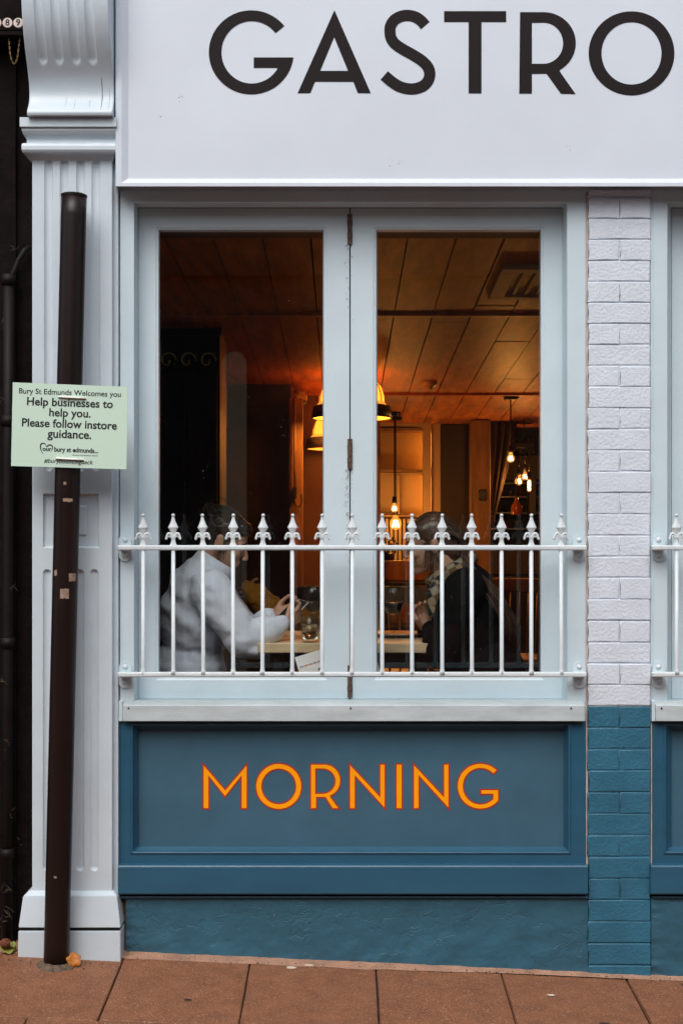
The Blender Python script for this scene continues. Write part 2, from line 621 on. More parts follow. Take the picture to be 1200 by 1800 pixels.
mat('eye_white', (0.7, 0.66, 0.62, 1), 0.2)
mat('leaf_orange', (0.42, 0.14, 0.012, 1), 0.55, var=0.4, vscale=60, bump=0.4)
mat('leaf_green', (0.20, 0.20, 0.03, 1), 0.6, var=0.4, vscale=60, bump=0.4)
mat('seed_red', (0.14, 0.035, 0.012, 1), 0.7, var=0.4, vscale=150, bump=0.8, bscale=300)
mat('flake', (0.62, 0.52, 0.42, 1), 0.8)
mat('cobweb', (0.10, 0.075, 0.05, 1), 0.9)
mat('street_cream', (0.82, 0.66, 0.44, 1), 0.8, var=0.1, vscale=2)
mat('street_brick', (0.20, 0.10, 0.07, 1), 0.85, var=0.2, vscale=8, bump=0.4)
mat('street_dark', (0.012, 0.010, 0.010, 1), 0.5)
mat('gilt', (0.55, 0.36, 0.12, 1), 0.35, metal=0.6)

def add_plaid(name):
    m = bpy.data.materials.new(name)
    m.use_nodes = True
    nt = m.node_tree
    b = nt.nodes['Principled BSDF']
    b.inputs['Roughness'].default_value = 0.95
    tc = nt.nodes.new('ShaderNodeNewGeometry')
    mp = nt.nodes.new('ShaderNodeMapping')
    mp.inputs['Rotation'].default_value = (0.2, 0.5, 0.3)
    nt.links.new(tc.outputs['Position'], mp.inputs['Vector'])
    c1 = nt.nodes.new('ShaderNodeTexChecker')
    c1.inputs['Scale'].default_value = 32.0
    c1.inputs['Color1'].default_value = (0.016, 0.015, 0.018, 1)
    c1.inputs['Color2'].default_value = (0.26, 0.21, 0.15, 1)
    c2 = nt.nodes.new('ShaderNodeTexChecker')
    c2.inputs['Scale'].default_value = 16.0
    c2.inputs['Color1'].default_value = (0.30, 0.15, 0.02, 1)
    nt.links.new(c1.outputs[0], c2.inputs['Color2'])
    for c in (c1, c2):
        nt.links.new(mp.outputs[0], c.inputs['Vector'])
    mx = nt.nodes.new('ShaderNodeMix')
    mx.data_type = 'RGBA'
    mx.inputs[0].default_value = 0.30
    nt.links.new(c1.outputs[0], mx.inputs[6])
    nt.links.new(c2.outputs[0], mx.inputs[7])
    nt.links.new(mx.outputs[2], b.inputs['Base Color'])
    MATS[name] = m
add_plaid('plaid')

def add_render_mat(name, col):
    """rough painted render with cracks and flaking"""
    m = mat(name, col, 0.45, var=0.18, vscale=6, specks=0.04, spcol=(0.30, 0.26, 0.22, 1), spscale=45)
    nt = m.node_tree
    b = nt.nodes['Principled BSDF']
    geo = nt.nodes.new('ShaderNodeNewGeometry')
    n1 = nt.nodes.new('ShaderNodeTexNoise')
    n1.inputs['Scale'].default_value = 22
    n1.inputs['Detail'].default_value = 8
    n1.inputs['Distortion'].default_value = 0.5
    nt.links.new(geo.outputs['Position'], n1.inputs['Vector'])
    v = nt.nodes.new('ShaderNodeTexVoronoi')
    v.feature = 'DISTANCE_TO_EDGE'
    v.inputs['Scale'].default_value = 3.2
    va = nt.nodes.new('ShaderNodeVectorMath')
    va.operation = 'MULTIPLY_ADD'
    va.inputs[1].default_value = (0.22, 0.22, 0.22)
    nt.links.new(n1.outputs['Color'], va.inputs[0])
    nt.links.new(geo.outputs['Position'], va.inputs[2])
    nt.links.new(va.outputs[0], v.inputs['Vector'])
    r = nt.nodes.new('ShaderNodeMapRange')
    r.inputs[2].default_value = 0.03
    r.inputs[4].default_value = 0.4
    nt.links.new(v.outputs['Distance'], r.inputs[0])
    ad = nt.nodes.new('ShaderNodeMath')
    ad.operation = 'MULTIPLY_ADD'
    ad.inputs[1].default_value = 1.6
    nt.links.new(n1.outputs['Fac'], ad.inputs[0])
    nt.links.new(r.outputs[0], ad.inputs[2])
    bp = nt.nodes.new('ShaderNodeBump')
    bp.inputs['Strength'].default_value = 0.42
    bp.inputs['Distance'].default_value = 0.006
    nt.links.new(ad.outputs[0], bp.inputs['Height'])
    nt.links.new(bp.outputs[0], b.inputs['Normal'])
add_render_mat('render_blue', (0.028, 0.105, 0.158, 1))

# ------------------------------------------------------------------ ground
GX, GY, G0 = -0.0455, 0.064, -0.004
def gz(x, y):
    yy = max(y, -3.0)
    return G0 + GX * max(-3, min(3, x)) + GY * yy

def sheet(name, x0, x1, y0, y1, dz, m, nx=8, ny=4):
    bm = bmesh.new()
    g = [[bm.verts.new((x0 + (x1 - x0) * i / nx, y0 + (y1 - y0) * j / ny,
                        gz(x0 + (x1 - x0) * i / nx, y0 + (y1 - y0) * j / ny) + dz)) for j in range(ny + 1)] for i in range(nx + 1)]
    for i in range(nx):
        for j in range(ny):
            bm.faces.new((g[i][j], g[i + 1][j], g[i + 1][j + 1], g[i][j + 1]))
    return link(name, to_me(bm), m)

structure(sheet('ground', -60, 60, -60, 0.9, -0.16, 'asphalt', 60, 30))
pave = structure(sheet('pavement', -6, 6, -3.0, 0.30, -0.016, 'joint_dirt', 24, 6))
XJ = [-0.756 + 0.4375 * i for i in range(-6, 14)]
row_y = [-0.030, -0.585, -1.19, -1.79, -2.39, -2.85]
for r in range(5):
    off = 0.0 if r % 2 == 0 else 0.22
    for i in range(len(XJ) - 1):
        x0, x1 = XJ[i] + off + 0.0025, XJ[i + 1] + off - 0.0025
        y1, y0 = row_y[r] - 0.002, row_y[r + 1] + 0.002
        bm = bmesh.new()
        vs = bm_box(bm, x0, x1, y0, y1, -0.03, 0.0)
        jz = R.uniform(-0.0012, 0.0012)
        tx, ty = R.uniform(-0.002, 0.002), R.uniform(-0.002, 0.002)
        for v in bm.verts:
            v.co.x += R.uniform(-0.0015, 0.0015)
            v.co.z += gz(v.co.x, v.co.y) + jz + tx * (v.co.x - x0) + ty * (v.co.y - y0)
        bmesh.ops.bevel(bm, geom=list(bm.edges), offset=0.003, segments=1, affect='EDGES')
        link('paving_slab', to_me(bm), 'slab', pave)
# uneven mortar fillet where paving meets the shop front
bm = bmesh.new()
N = 240
rows = [[], [], []]
for i in range(N + 1):
    x = -2.0 + 5.0 * i / N
    w = 0.047 + 0.010 * noise.noise((x * 9, 0, 0)) + 0.005 * noise.noise((x * 40, 3, 0))
    taper = 1.0 - 0.5 * max(0, min(1, (x - 0.1) / 0.5))
    rows[0].append(bm.verts.new((x, 0.06, gz(x, 0.06) + 0.010)))
    rows[1].append(bm.verts.new((x, -0.012, gz(x, -0.012) + 0.007 + 0.003 * noise.noise((x * 30, 1, 0)))))
    rows[2].append(bm.verts.new((x, -w * taper - 0.010, gz(x, -w * taper) + 0.0006)))
for a, b in zip(rows, rows[1:]):
    for i in range(N):
        bm.faces.new((a[i], a[i + 1], b[i + 1], b[i]))
link('mortar_fillet', to_me(bm), 'mortar', pave, smooth=True)
kerb = structure(box('kerb', -6, 6, -3.0, -2.86, -0.5, -0.185, 'kerbstone', None, 0.012))

# ------------------------------------------------------------------ the shopfront building
shop = thing('shopfront_building', 'pale blue restaurant shopfront with dark blue base panels and black GASTRO lettering', 'building', (0, 0.1, 0))
BAY = 936     # pixel pitch of the two bays

def heightfield(name, xs, zs, yf, m, parent, back):
    bm = bmesh.new()
    g = [[bm.verts.new((x, yf(x, z), z)) for z in zs] for x in xs]
    for i in range(len(xs) - 1):
        for j in range(len(zs) - 1):
            f = bm.faces.new((g[i][j], g[i + 1][j], g[i + 1][j + 1], g[i][j + 1]))
            f.smooth = True
    def side(line):
        a = [bm.verts.new(v.co) for v in line]
        b = [bm.verts.new((v.co.x, back, v.co.z)) for v in line]
        for i in range(len(a) - 1):
            bm.faces.new((a[i], a[i + 1], b[i + 1], b[i]))
    side(g[0]); side(g[-1]); side([c[0] for c in g]); side([c[-1] for c in g])
    return link(name, to_me(bm), m, parent)

# --- fascia with its beads
fx0, fx1 = 228, 1960
FD = -0.085
loft('fascia_frame', [(203.5, -330, 1990, 328, 0.0), (203.5, -330, 1990, 328, FD - 0.004), (214, -318, 1975, 321, FD - 0.004),
                      (228, -306, 1960, 313, FD + 0.012), (228, -306, 1960, 313, FD + 0.03)], 'fascia_paint', shop, cap0=True)
pan = pbox('fascia_board', 226, -308, 1962, 315, FD + 0.010, FD + 0.04, 'fascia_paint', shop)
# upper cornice and wall (just above the picture)
extrude_x('cornice', [(-0.05, 3.98), (-0.16, 4.00), (-0.22, 4.06), (-0.25, 4.14), (-0.25, 4.18), (0.2, 4.18), (0.2, 3.98)], -1.15, 2.9, 'frame_paint', shop)
box('upper_wall', -1.15, 2.9, 0.0, 0.3, 4.182, 6.2, 'brick_white', shop)

LD = FD + 0.0098
def conv(pts, ox, oy, s):
    return [(ox + x / s, oy + y / s) for x, y in pts]
s1 = 1200 / 430
def gl(loops, ox, oy=0.0, s=s1):
    return [conv(l, ox, oy, s) for l in loops]
G_out = arc(256, 257, 208, 206, 39, 353, 60)
G_in = arc(258, 257, 148, 153, -31, -322, 60)
glyphs = [
    gl([G_out + [(453, 282), (268, 282), (268, 333), (380, 333)] + G_in], 350),
    gl([[(663, 50), (841, 457), (778, 457), (755, 401), (568, 401), (545, 457), (483, 457)], [(662, 182), (730, 348), (593, 348)]], 350),
    gl([stroke(catmull([(1108, 125, 0), (1085, 100, 0), (1055, 82, 0), (1020, 76, 0), (985, 82, 0), (955, 100, 0), (938, 128, 0), (935, 158, 0),
                        (942, 190, 0), (962, 217, 0), (1000, 243, 0), (1045, 268, 0), (1090, 297, 0), (1120, 328, 0), (1130, 362, 0), (1122, 395, 0),
                        (1100, 420, 0), (1065, 434, 0), (1028, 436, 0), (985, 426, 0), (945, 402, 0), (907, 370, 0)], 5), 27.5)], 350),
    gl([[(28, 55), (332, 55), (332, 108), (211, 108), (211, 458), (148, 458), (148, 108), (28, 108)]], 770),
    gl([[(400, 60), (510, 60)] + arc(515, 212, 158, 152, 90, -58, 40) + [(592, 347), (672, 462), (600, 460), (530, 362), (458, 362), (458, 459), (396, 459)],
        [(458, 112)] + arc(515, 212, 96, 101, 90, -90, 36) + [(458, 313)]], 770),
    gl([arc(946, 262, 210, 206, 0, 354, 70), arc(946, 262, 147, 153, 0, 354, 70)], 770),
]
for ch, lp in zip('GASTRO', glyphs):
    o = plate('letter', lp, LD, 0.0012, 'letter_black', pan)
    o['label'] = 'black fascia letter ' + ch

# scuffs on the fascia board
for (px, py, n, sp_) in ((317, 170, 9, 5), (283, 205, 2, 2), (1000, 262, 3, 8), (700, 285, 4, 14)):
    bm = bmesh.new()
    for i in range(n):
        q = P(px + R.gauss(0, sp_ * 0.5), py + R.gauss(0, sp_ * 0.6), FD + 0.0096)
        r_ = R.uniform(0.0006, 0.0022)
        m_ = R.uniform(0, 3)
        vs_ = [bm.verts.new(q + Vector((r_ * math.cos(a_) * (1 + 0.5 * math.sin(a_ * 2 + m_)), 0, r_ * math.sin(a_)))) for a_ in [i_ * math.pi / 4 for i_ in range(8)]]
        bm.faces.new(vs_)
    link('scuff_mark', to_me(bm), 'scuff', pan)['kind'] = 'stuff'
# --- bay : window, sill, stall riser
def bay(dx, full):
    def rc(*rs):
        return [(a + dx, b, c + dx, d, e) for a, b, c, d, e in rs]
    fr = loft('window_frame', rc((211, 335, 1028.6, 1268, 0.12), (211, 335, 1028.6, 1268, 0.0), (236, 356, 996, 1232, 0.0),
                                 (243, 365, 988, 1229, 0.08), (243, 365, 988, 1229, 0.13)), 'frame_paint', shop)
    for k, (x0, x1, g0, g1) in enumerate(((243, 614, 281, 567), (615.5, 988, 663, 948))):
        cs = loft('casement', rc((x0 + 0.5, 366, x1, 1228.5, 0.15), (x0 + 0.5, 366, x1, 1228.5, 0.082), (g0 - 7, 399.5, g1 + 7, 1195, 0.082),
                                 (g0 - 6, 400.5, g1 + 6, 1194, 0.0845), (g0 - 2, 404, g1 + 2, 1191, 0.086), (g0, 408, g1, 1188, 0.115),
                                 (g0, 408, g1, 1188, 0.15)), 'frame_paint', shop)
        pbox('glass_pane', g0 - 3 + dx, 405, g1 + 3 + dx, 1191, 0.118, 0.124, 'window_glass', cs)
        if k == 0:
            for y0, y1 in ((376, 429), (771, 824), (1169, 1226)):
                a = P(614.8 + dx, y1, 0.079)
                b = P(614.8 + dx, y0, 0.079)
                bm = bmesh.new()
                n = 5
                for q in range(n):
                    za, zb = a.z + (b.z - a.z) * q / n, a.z + (b.z - a.z) * (q + 1) / n - 0.0015
                    r = 0.0085 + 0.0008 * (q % 2)
                    bm_tube(bm, [(a.x, 0.079, za), (a.x, 0.079, zb)], r, 12)
                hg = link('hinge', to_me(bm), 'rust', cs, smooth=False)
            # dirt streaks run down from the hinges
            bm = bmesh.new()
            for i in range(120):
                base = R.choice((430, 826, 826, 826))
                py = base + abs(R.gauss(0, 60))
                px = 614 + dx + R.gauss(-3.0, 2.6)
                if px > 613.2 + dx:
                    px = 617.5 + dx + abs(R.gauss(0, 1.5))
                q = P(px, py, 0.0812)
                w_, h_ = R.uniform(0.0004, 0.0012), R.uniform(0.0008, 0.006)
                bm.faces.new([bm.verts.new(q + Vector(v_)) for v_ in ((-w_, 0, -h_ * 0.6), (w_ * 0.5, 0, -h_), (w_, 0, h_ * 0.5), (-w_ * 0.4, 0, h_))])
            link('dirt_streak', to_me(bm), 'grime', cs)['kind'] = 'stuff'
    a_, b_ = P(608 + dx, 1228, 0.151), P(622 + dx, 366, 0.151)
    box('gap_light_block', a_.x, b_.x, 0.1515, 0.170, a_.z, b_.z, 'dark_gap', shop)  # added dark strip, stops light glowing through the gap between the casements
    # sill
    prof = [(0.03, P(0, 1230, 0.03).z), (-0.003, P(0, 1233, -0.003).z), (-0.028, P(0, 1240, -0.028).z), (-0.030, P(0, 1268, -0.030).z), (0.03, P(0, 1268, -0.030).z)]
    ws = extrude_x('window_sill', prof, P(216 + dx, 0, -0.03).x, P(1027 + dx, 0, -0.03).x, 'sill_paint', shop)
    for sx in (226, 616, 1003):
        q = P(sx + dx, 1245, -0.0302)
        bm = bmesh.new()
        bm_tube(bm, [(q.x, -0.031, q.z), (q.x, -0.025, q.z)], 0.0032, 8)
        link('screw_hole', to_me(bm), 'dark_gap', ws)
    pbox('sill_end', 208.5 + dx, 1232, 215.7 + dx, 1268, -0.012, 0.03, 'frame_paint', shop, 0.001)
    # stall riser with recessed panel
    rs = loft('stall_riser', rc((209, 1268.5, 1029, 1524, 0.12), (209, 1268.5, 1029, 1524, 0.0), (229, 1271, 1003, 1502, 0.0), (231, 1273, 1001, 1500, -0.005),
                                (234, 1275, 998, 1497, -0.003), (236, 1277, 996, 1494, 0.014), (243, 1282, 990, 1488, 0.034), (243, 1282, 990, 1488, 0.06)),
              'riser_blue', shop)
    pn = pbox('riser_panel', 240 + dx, 1279, 993 + dx, 1491, 0.044, 0.07, 'panel_blue', shop)
    # lower ledge board, bead and rendered plinth
    dl = -0.038
    prof = [(0.02, P(0, 1517, 0.0).z), (-0.002, P(0, 1517.5, 0.0).z), (dl + 0.004, P(0, 1521.5, dl).z), (dl, P(0, 1524, dl).z), (dl, P(0, 1571, dl).z), (dl + 0.006, P(0, 1573.5, dl).z), (0.02, P(0, 1573.5, dl).z)]
    extrude_x('ledge_board', prof, P(207.5 + dx, 0, dl).x, P(1033 + dx, 0, dl).x, 'riser_blue', shop)
    pbox('drip_bead', 209 + dx, 1575.5, 1033 + dx, 1579.5, -0.016, 0.03, 'riser_blue', shop, 0.002)
    xl = 222 if dx == 0 else 207
    xs = [P(xl + dx, 0, 0).x + i * (P(1033 + dx, 0, 0).x - P(xl + dx, 0, 0).x) / 150 for i in range(151)]
    zt = P(0, 1579, 0).z
    zs = [-0.16 + (zt + 0.16) * j / 50 for j in range(51)]
    def yf(x, z):
        low = max(0.0, 1 - (z + 0.08) / 0.25)
        e = min(1.0, (zt - z) / 0.02)
        rag = 0.006 * noise.noise((z * 40, 5, dx)) if x < xs[3] else 0
        return -0.004 - 0.005 * noise.noise((x * 3, z * 6, 1)) * e - (0.0035 * noise.noise((x * 14, z * 22, 4)) + 0.002 * noise.noise((x * 45, z * 60, 2))) * (0.4 + low) * e + rag
    heightfield('rendered_plinth', xs, zs, yf, 'render_blue', shop, 0.1)
    return pn

pn = bay(0, True)
s3, s4 = 1200 / 270, 1200 / 290
MG_out = arc(1010, 236, 173, 170, 43, 321, 50)
MG_in = arc(1010, 236, 122, 126, -45, -319, 50)
mg = [
    gl([[(50, 70), (226, 275), (401, 70), (401, 433), (347, 433), (347, 190), (225, 343), (103, 190), (103, 433), (50, 433)]], 345, 1325, s3),
    gl([arc(644, 255, 183, 183, 0, 354, 60), arc(644, 255, 128, 132, 0, 354, 60)], 345, 1325, s3),
    gl([[(888, 78), (990, 78)] + arc(1000, 210, 130, 132, 90, -66, 36) + [(1052, 335), (1124, 433), (1060, 433), (1005, 345), (943, 345), (943, 433), (888, 433)],
        [(936, 122)] + arc(985, 214, 94, 92, 90, -90, 30) + [(936, 306)]], 345, 1325, s3),
    gl([[(55, 65), (275, 300), (275, 72), (320, 72), (320, 410), (103, 172), (103, 403), (55, 403)]], 600, 1325, s4),
    gl([[(393, 72), (444, 72), (444, 403), (393, 403)]], 600, 1325, s4),
    gl([[(519, 65), (738, 300), (738, 72), (784, 72), (784, 410), (567, 172), (567, 403), (519, 403)]], 600, 1325, s4),
    gl([MG_out + [(1144.4, 258), (1008, 258), (1008, 298), (1096.3, 298)] + MG_in], 600, 1325, s4),
]
for ch, lp in zip('MORNING', mg):
    o = plate('letter', lp, 0.0438, 0.0006, 'letter_red', pn, offset=0.0010)
    o['label'] = 'orange letter %s with dark red outline' % ch
    plate('letter_face', lp, 0.0430, 0.0006, 'letter_orange', pn, offset=-0.0036)
bay(BAY, False)

# --- brick pier
def pier(dx):
    pr = pbox('brick_pier', 1034 + dx, 336, 1141 + dx, 1241.5, -0.0062, 0.12, 'brick_white', shop)
    a, b = P(1034 + dx, 1790, 0.003), P(1141 + dx, 1241.9, 0.003)
    pr2 = box('brick_pier', a.x, b.x, -0.0062, 0.12, a.z, b.z, 'brick_blue', shop)
    ys = [311.5, 348]
    while ys[-1] < 1775:
        t = (ys[-1] - 348) / 1300
        ys.append(ys[-1] + 36.6 + 1.5 * min(1, t))
    k0 = min(range(len(ys)), key=lambda i: abs(ys[i] - 1241.5))
    sh = 1241.5 - ys[k0]
    ys = [y + sh * max(0, min(1, (y - 348) / 893)) for y in ys]
    variants = {}
    for n in range(2, len(ys) - 1):
        pass
    for n in range(len(ys) - 1):
        ya, yb = max(ys[n], 333.0), ys[n + 1]
        two = (n % 2 == 1) and n < 34
        cols = [(1032.5, 1087.3), (1087.7, 1142)] if two else [(1032.5, 1142)]
        for (xa, xb) in cols:
            dj = R.uniform(-0.0022, 0.0012)
            p0 = P(xa + dx, yb - 0.6, -0.008)
            p1 = P(xb + dx, ya + 0.6, -0.008)
            bm = bmesh.new()
            bm_box(bm, p0.x + R.uniform(-0.002, 0.002), p1.x + R.uniform(-0.0015, 0.0015), -0.009 + dj, 0.01, p0.z + R.uniform(-0.0012, 0.0012), p1.z + R.uniform(-0.0012, 0.0012))
            for v in bm.verts:
                v.co += Vector((R.uniform(-1, 1), R.uniform(-1, 1) * 0.6, R.uniform(-1, 1))) * 0.0013
            bmesh.ops.bevel(bm, geom=[e for e in bm.edges], offset=0.0034, segments=2, profile=0.5, affect='EDGES')
            up = yb < 1250
            o = link('brick', to_me(bm), 'brick_white' if up else 'brick_blue', pr if up else pr2, smooth=False)
            for p in o.data.polygons:
                p.use_smooth = p.area < 0.0009
pier(0)
pbox('sealant_strip', 1028.8, 338, 1032.8, 1520, 0.002, 0.06, 'terracotta', shop)
pbox('sealant_strip', 1143.0, 1270, 1145, 1520, 0.001, 0.06, 'terracotta', shop)
pbox('frame_filler', 1142.2, 336, 1147.2, 1268, 0.003, 0.06, 'frame_paint', shop)
pbox('riser_filler', 1142.2, 1268.5, 1145.5, 1524, 0.003, 0.06, 'riser_blue', shop)
pier(BAY)

# --- head board in the shade over the window, wall core behind
pbox('head_board', 205, 325, 1990, 338, 0.004, 0.12, 'frame_paint', shop)
# rubble gap between pilaster base and plinth
gx = [P(210, 0, 0.02).x + i * 0.0022 for i in range(14)]
gzs = [-0.10 + 0.40 * j / 60 for j in range(61)]
heightfield('broken_edge', gx, gzs, lambda x, z: 0.012 + 0.016 * noise.noise((x * 60, z * 45, 2)) + 0.008 * noise.noise((x * 150, z * 120, 7)), 'rubble', shop, 0.1)

# --- pilaster
PD = -0.045
pk = S(PD)
def flute_depth(x, z, cx, z0, z1, r, dep):
    dxx = abs(x - cx)
    if dxx > r or z < z0 or z > z1:
        return 0.0
    dz = 0.0
    if z > z1 - r:
        dz = z - (z1 - r)
    if z < z0 + r:
        dz = (z0 + r) - z
    q = 1 - (dxx * dxx + dz * dz) / (r * r)
    return dep * math.sqrt(q) if q > 0 else 0.0
ux = [(x - 600) * pk for x in (86, 113.5, 142, 169)]
lx = [(x - 600) * pk for x in (83.5, 111.5, 140.5, 166)]
zof = lambda py: ZC + (HY - py) * pk
FR = 7.4 * pk
pr0, pr1 = (57 - 600) * pk, (197.5 - 600) * pk
def shaft_y(x, z):
    d = 0.0
    for cx in ux:
        d = max(d, flute_depth(x, z, cx, zof(828), zof(281), FR, 0.010))
    for cx in lx:
        d = max(d, flute_depth(x, z, cx, zof(1531), zof(1001), FR, 0.010))
    # recessed square with a small raised block
    xa, xb, za, zb = (76 - 600) * pk, (174 - 600) * pk, zof(963), zof(868)
    if xa < x < xb and za < z < zb:
        e = min(x - xa, xb - x, z - za, zb - z)
        rr = 0.006
        d = max(d, 0.012 * min(1.0, e / 0.004))
        xc, xd, zc, zd = (118 - 600) * pk, (152 - 600) * pk, zof(941), zof(889)
        if xc < x < xd and zc < z < zd:
            e = min(x - xc, xd - x, z - zc, zd - z)
            d = 0.012 - 0.007 * min(1.0, e / 0.003)
    e = min(x - pr0, pr1 - x)
    return PD + d + 0.002 * max(0, 1 - e / 0.003)
xs = sorted(set([pr0 + (pr1 - pr0) * i / 200 for i in range(201)] + [pr0 + 0.001, pr1 - 0.001]))
zs = [zof(1572) + (zof(262) - zof(1572)) * i / 60 for i in range(61)]
for yc in (281, 828, 1001, 1531):
    for i in range(-10, 11):
        zs.append(zof(yc) + i * 0.0016)
for yc in (868, 963, 889, 941):
    for i in range(-5, 6):
        zs.append(zof(yc) + i * 0.0012)
zs = sorted(set(round(z, 5) for z in zs))
pil = heightfield('pilaster', xs, zs, shaft_y, 'pilaster_paint', shop, 0.05)
pil['label'] = 'fluted pale blue pilaster at the left end of the shopfront'
pbox('pilaster_return', 197.6, -200, 208, 1576, -0.018, 0.05, 'pilaster_paint', shop, 0.002)
# base blocks
def base_block(px_top, px_bot, y_top, y_bot, d_top, d_bot):
    bm = bmesh.new()
    va = [bm.verts.new(p) for p in (P(px_top[0], y_top, d_top), P(px_top[1], y_top, d_top))]
    vb = [bm.verts.new(p) for p in (P(px_bot[0], y_bot, d_bot), P(px_bot[1], y_bot, d_bot))]
    vt = [bm.verts.new((v.co.x, 0.05, v.co.z)) for v in va]
    vo = [bm.verts.new((v.co.x, 0.05, v.co.z)) for v in vb]
    bm.faces.new((va[0], va[1], vb[1], vb[0]))
    bm.faces.new((va[0], va[1], vt[1], vt[0]))
    bm.faces.new((vb[0], vb[1], vo[1], vo[0]))
    bm.faces.new((va[0], vb[0], vo[0], vt[0]))
    bm.faces.new((va[1], vb[1], vo[1], vt[1]))
    bm.faces.new((vt[0], vt[1], vo[1], vo[0]))
    bmesh.ops.recalc_face_normals(bm, faces=bm.faces)
    bmesh.ops.bevel(bm, geom=list(bm.edges), offset=0.002, segments=2, affect='EDGES')
    return to_me(bm)
link('plinth_bevel', base_block((52, 200), (41, 206), 1566, 1576, PD - 0.002, PD - 0.022), 'pilaster_paint', pil)
link('plinth_block', base_block((41, 206), (33, 212), 1576, 1631, PD - 0.023, PD - 0.038), 'pilaster_paint', pil)
pbox('plinth_groove', 35, 1630, 210, 1639, PD - 0.028, 0.05, 'dark_gap', pil)
link('plinth_block', base_block((32.5, 212), (32, 212), 1637.5, 1700, PD - 0.040, PD - 0.040), 'pilaster_paint', pil)
# capital mouldings with returned ends
def capital(rows, name):
    bm = bmesh.new()
    rings = []
    for (xl, xr, y, d) in rows:
        a, b = P(xl, y, d), P(xr, y, d)
        rings.append([bm.verts.new((a.x, 0.05, a.z)), bm.verts.new(a), bm.verts.new(b), bm.verts.new((b.x, 0.05, b.z))])
    for a, b in zip(rings, rings[1:]):
        for i in range(3):
            bm.faces.new((a[i], a[i + 1], b[i + 1], b[i]))
        bm.faces.new((a[3], a[0], b[0], b[3]))
    bm.faces.new(rings[0]); bm.faces.new(rings[-1])
    bmesh.ops.recalc_face_normals(bm, faces=bm.faces)
    es = [e for e in bm.edges if e.calc_face_angle(0) > 0.3]
    bmesh.ops.bevel(bm, geom=es, offset=0.0012, segments=1, affect='EDGES', clamp_overlap=True)
    return link(name, to_me(bm), 'pilaster_paint', pil)
capital([(35, 205, 206, PD - 0.055), (35, 205, 222.5, PD - 0.055), (38, 204.5, 224, PD - 0.047)], 'capital_slab')
capital([(38.5, 204.5, 224.5, PD - 0.046), (38.5, 204.5, 229, PD - 0.046), (41, 204, 236, PD - 0.038), (45, 203.5, 242, PD - 0.026), (47.5, 203.5, 245.5, PD - 0.022),
         (47.5, 203.5, 251, PD - 0.022), (39, 204, 252, PD - 0.040), (38, 204, 256, PD - 0.044), (38, 204, 263, PD - 0.044), (40, 203.5, 268, PD - 0.038), (46, 202, 271, PD - 0.02),
         (54, 199, 284, PD + 0.004)], 'capital_moulding')
# console scroll with flutes
CONS = [(-170, -0.19), (-120, -0.235), (-60, -0.262), (0, -0.268), (35, -0.258), (65, -0.238), (90, -0.212), (110, -0.186), (130, -0.160), (147, -0.146), (162, -0.142), (175, -0.148), (186, -0.162), (194, -0.176), (200, -0.182), (204, -0.176)]
def cons_y(py):
    for (a, da), (b, db) in zip(CONS, CONS[1:]):
        if a <= py <= b:
            t = (py - a) / (b - a)
            i = CONS.index((a, da))
            y0 = CONS[max(i - 1, 0)]
            y3 = CONS[min(i + 2, len(CONS) - 1)]
            m0 = (db - y0[1]) / (b - y0[0]) * (b - a)
            m1 = (y3[1] - da) / (y3[0] - a) * (b - a)
            return 0.055 + (2 * t ** 3 - 3 * t * t + 1) * da + (t ** 3 - 2 * t * t + t) * m0 + (-2 * t ** 3 + 3 * t * t) * db + (t ** 3 - t * t) * m1
    return CONS[-1][1] + 0.055
cz0, cz1 = P(0, 204, -0.11).z, P(0, -165, -0.15).z
def cons_yz(z):
    py = 204 - (z - cz0) / (cz1 - cz0) * 369
    return cons_y(py)
ck = S(-0.10)
cx0, cx1 = (50.5 - 600) * ck, (199.5 - 600) * ck
cfl = [(x - 600) * S(-0.19) for x in (75.5, 104, 134, 163)]
cfl = [c * S(-0.14) / S(-0.19) for c in cfl]
def cons_f(x, z):
    d = 0
    for c in cfl:
        d = max(d, flute_depth(x, z, c, P(0, 112, -0.12).z, cz1 + 1, 0.0155, 0.010))
    e = min(x - cx0, cx1 - x)
    return cons_yz(z) + d + 0.003 * max(0, 1 - e / 0.004) ** 2
xs = [cx0 + (cx1 - cx0) * i / 170 for i in range(171)]
zs = [cz0 + (cz1 - cz0) * i / 150 for i in range(151)]
# soften the profile a little
def cons_soft(x, z):
    return (cons_f(x, z - 0.006) + cons_f(x, z) * 2 + cons_f(x, z + 0.006)) / 4
con = heightfield('console_bracket', xs, zs, cons_soft, 'pilaster_paint', pil, 0.05)
# drying cracks in the console foot
for px, y0, y1 in ((179, 134, 203), (192, 150, 200), (116, 165, 188), (132, 170, 196), (158, 172, 190)):
    w = 0.0011 if px == 179 else 0.0004
    pts = []
    for i in range(9):
        py = y0 + (y1 - y0) * i / 8
        z = cz0 + (204 - py) / 369 * (cz1 - cz0)
        x = (px - 600) * ck + 0.0012 * noise.noise((py * 0.2, px, 0))
        pts.append((x, cons_soft(x, z) - 0.0002, z))
    tube('paint_crack', pts, [w * (0.4 + 0.6 * math.sin(math.pi * min(1, (i + 1) / 8))) for i in range(9)], 'dark_gap', con, 6)

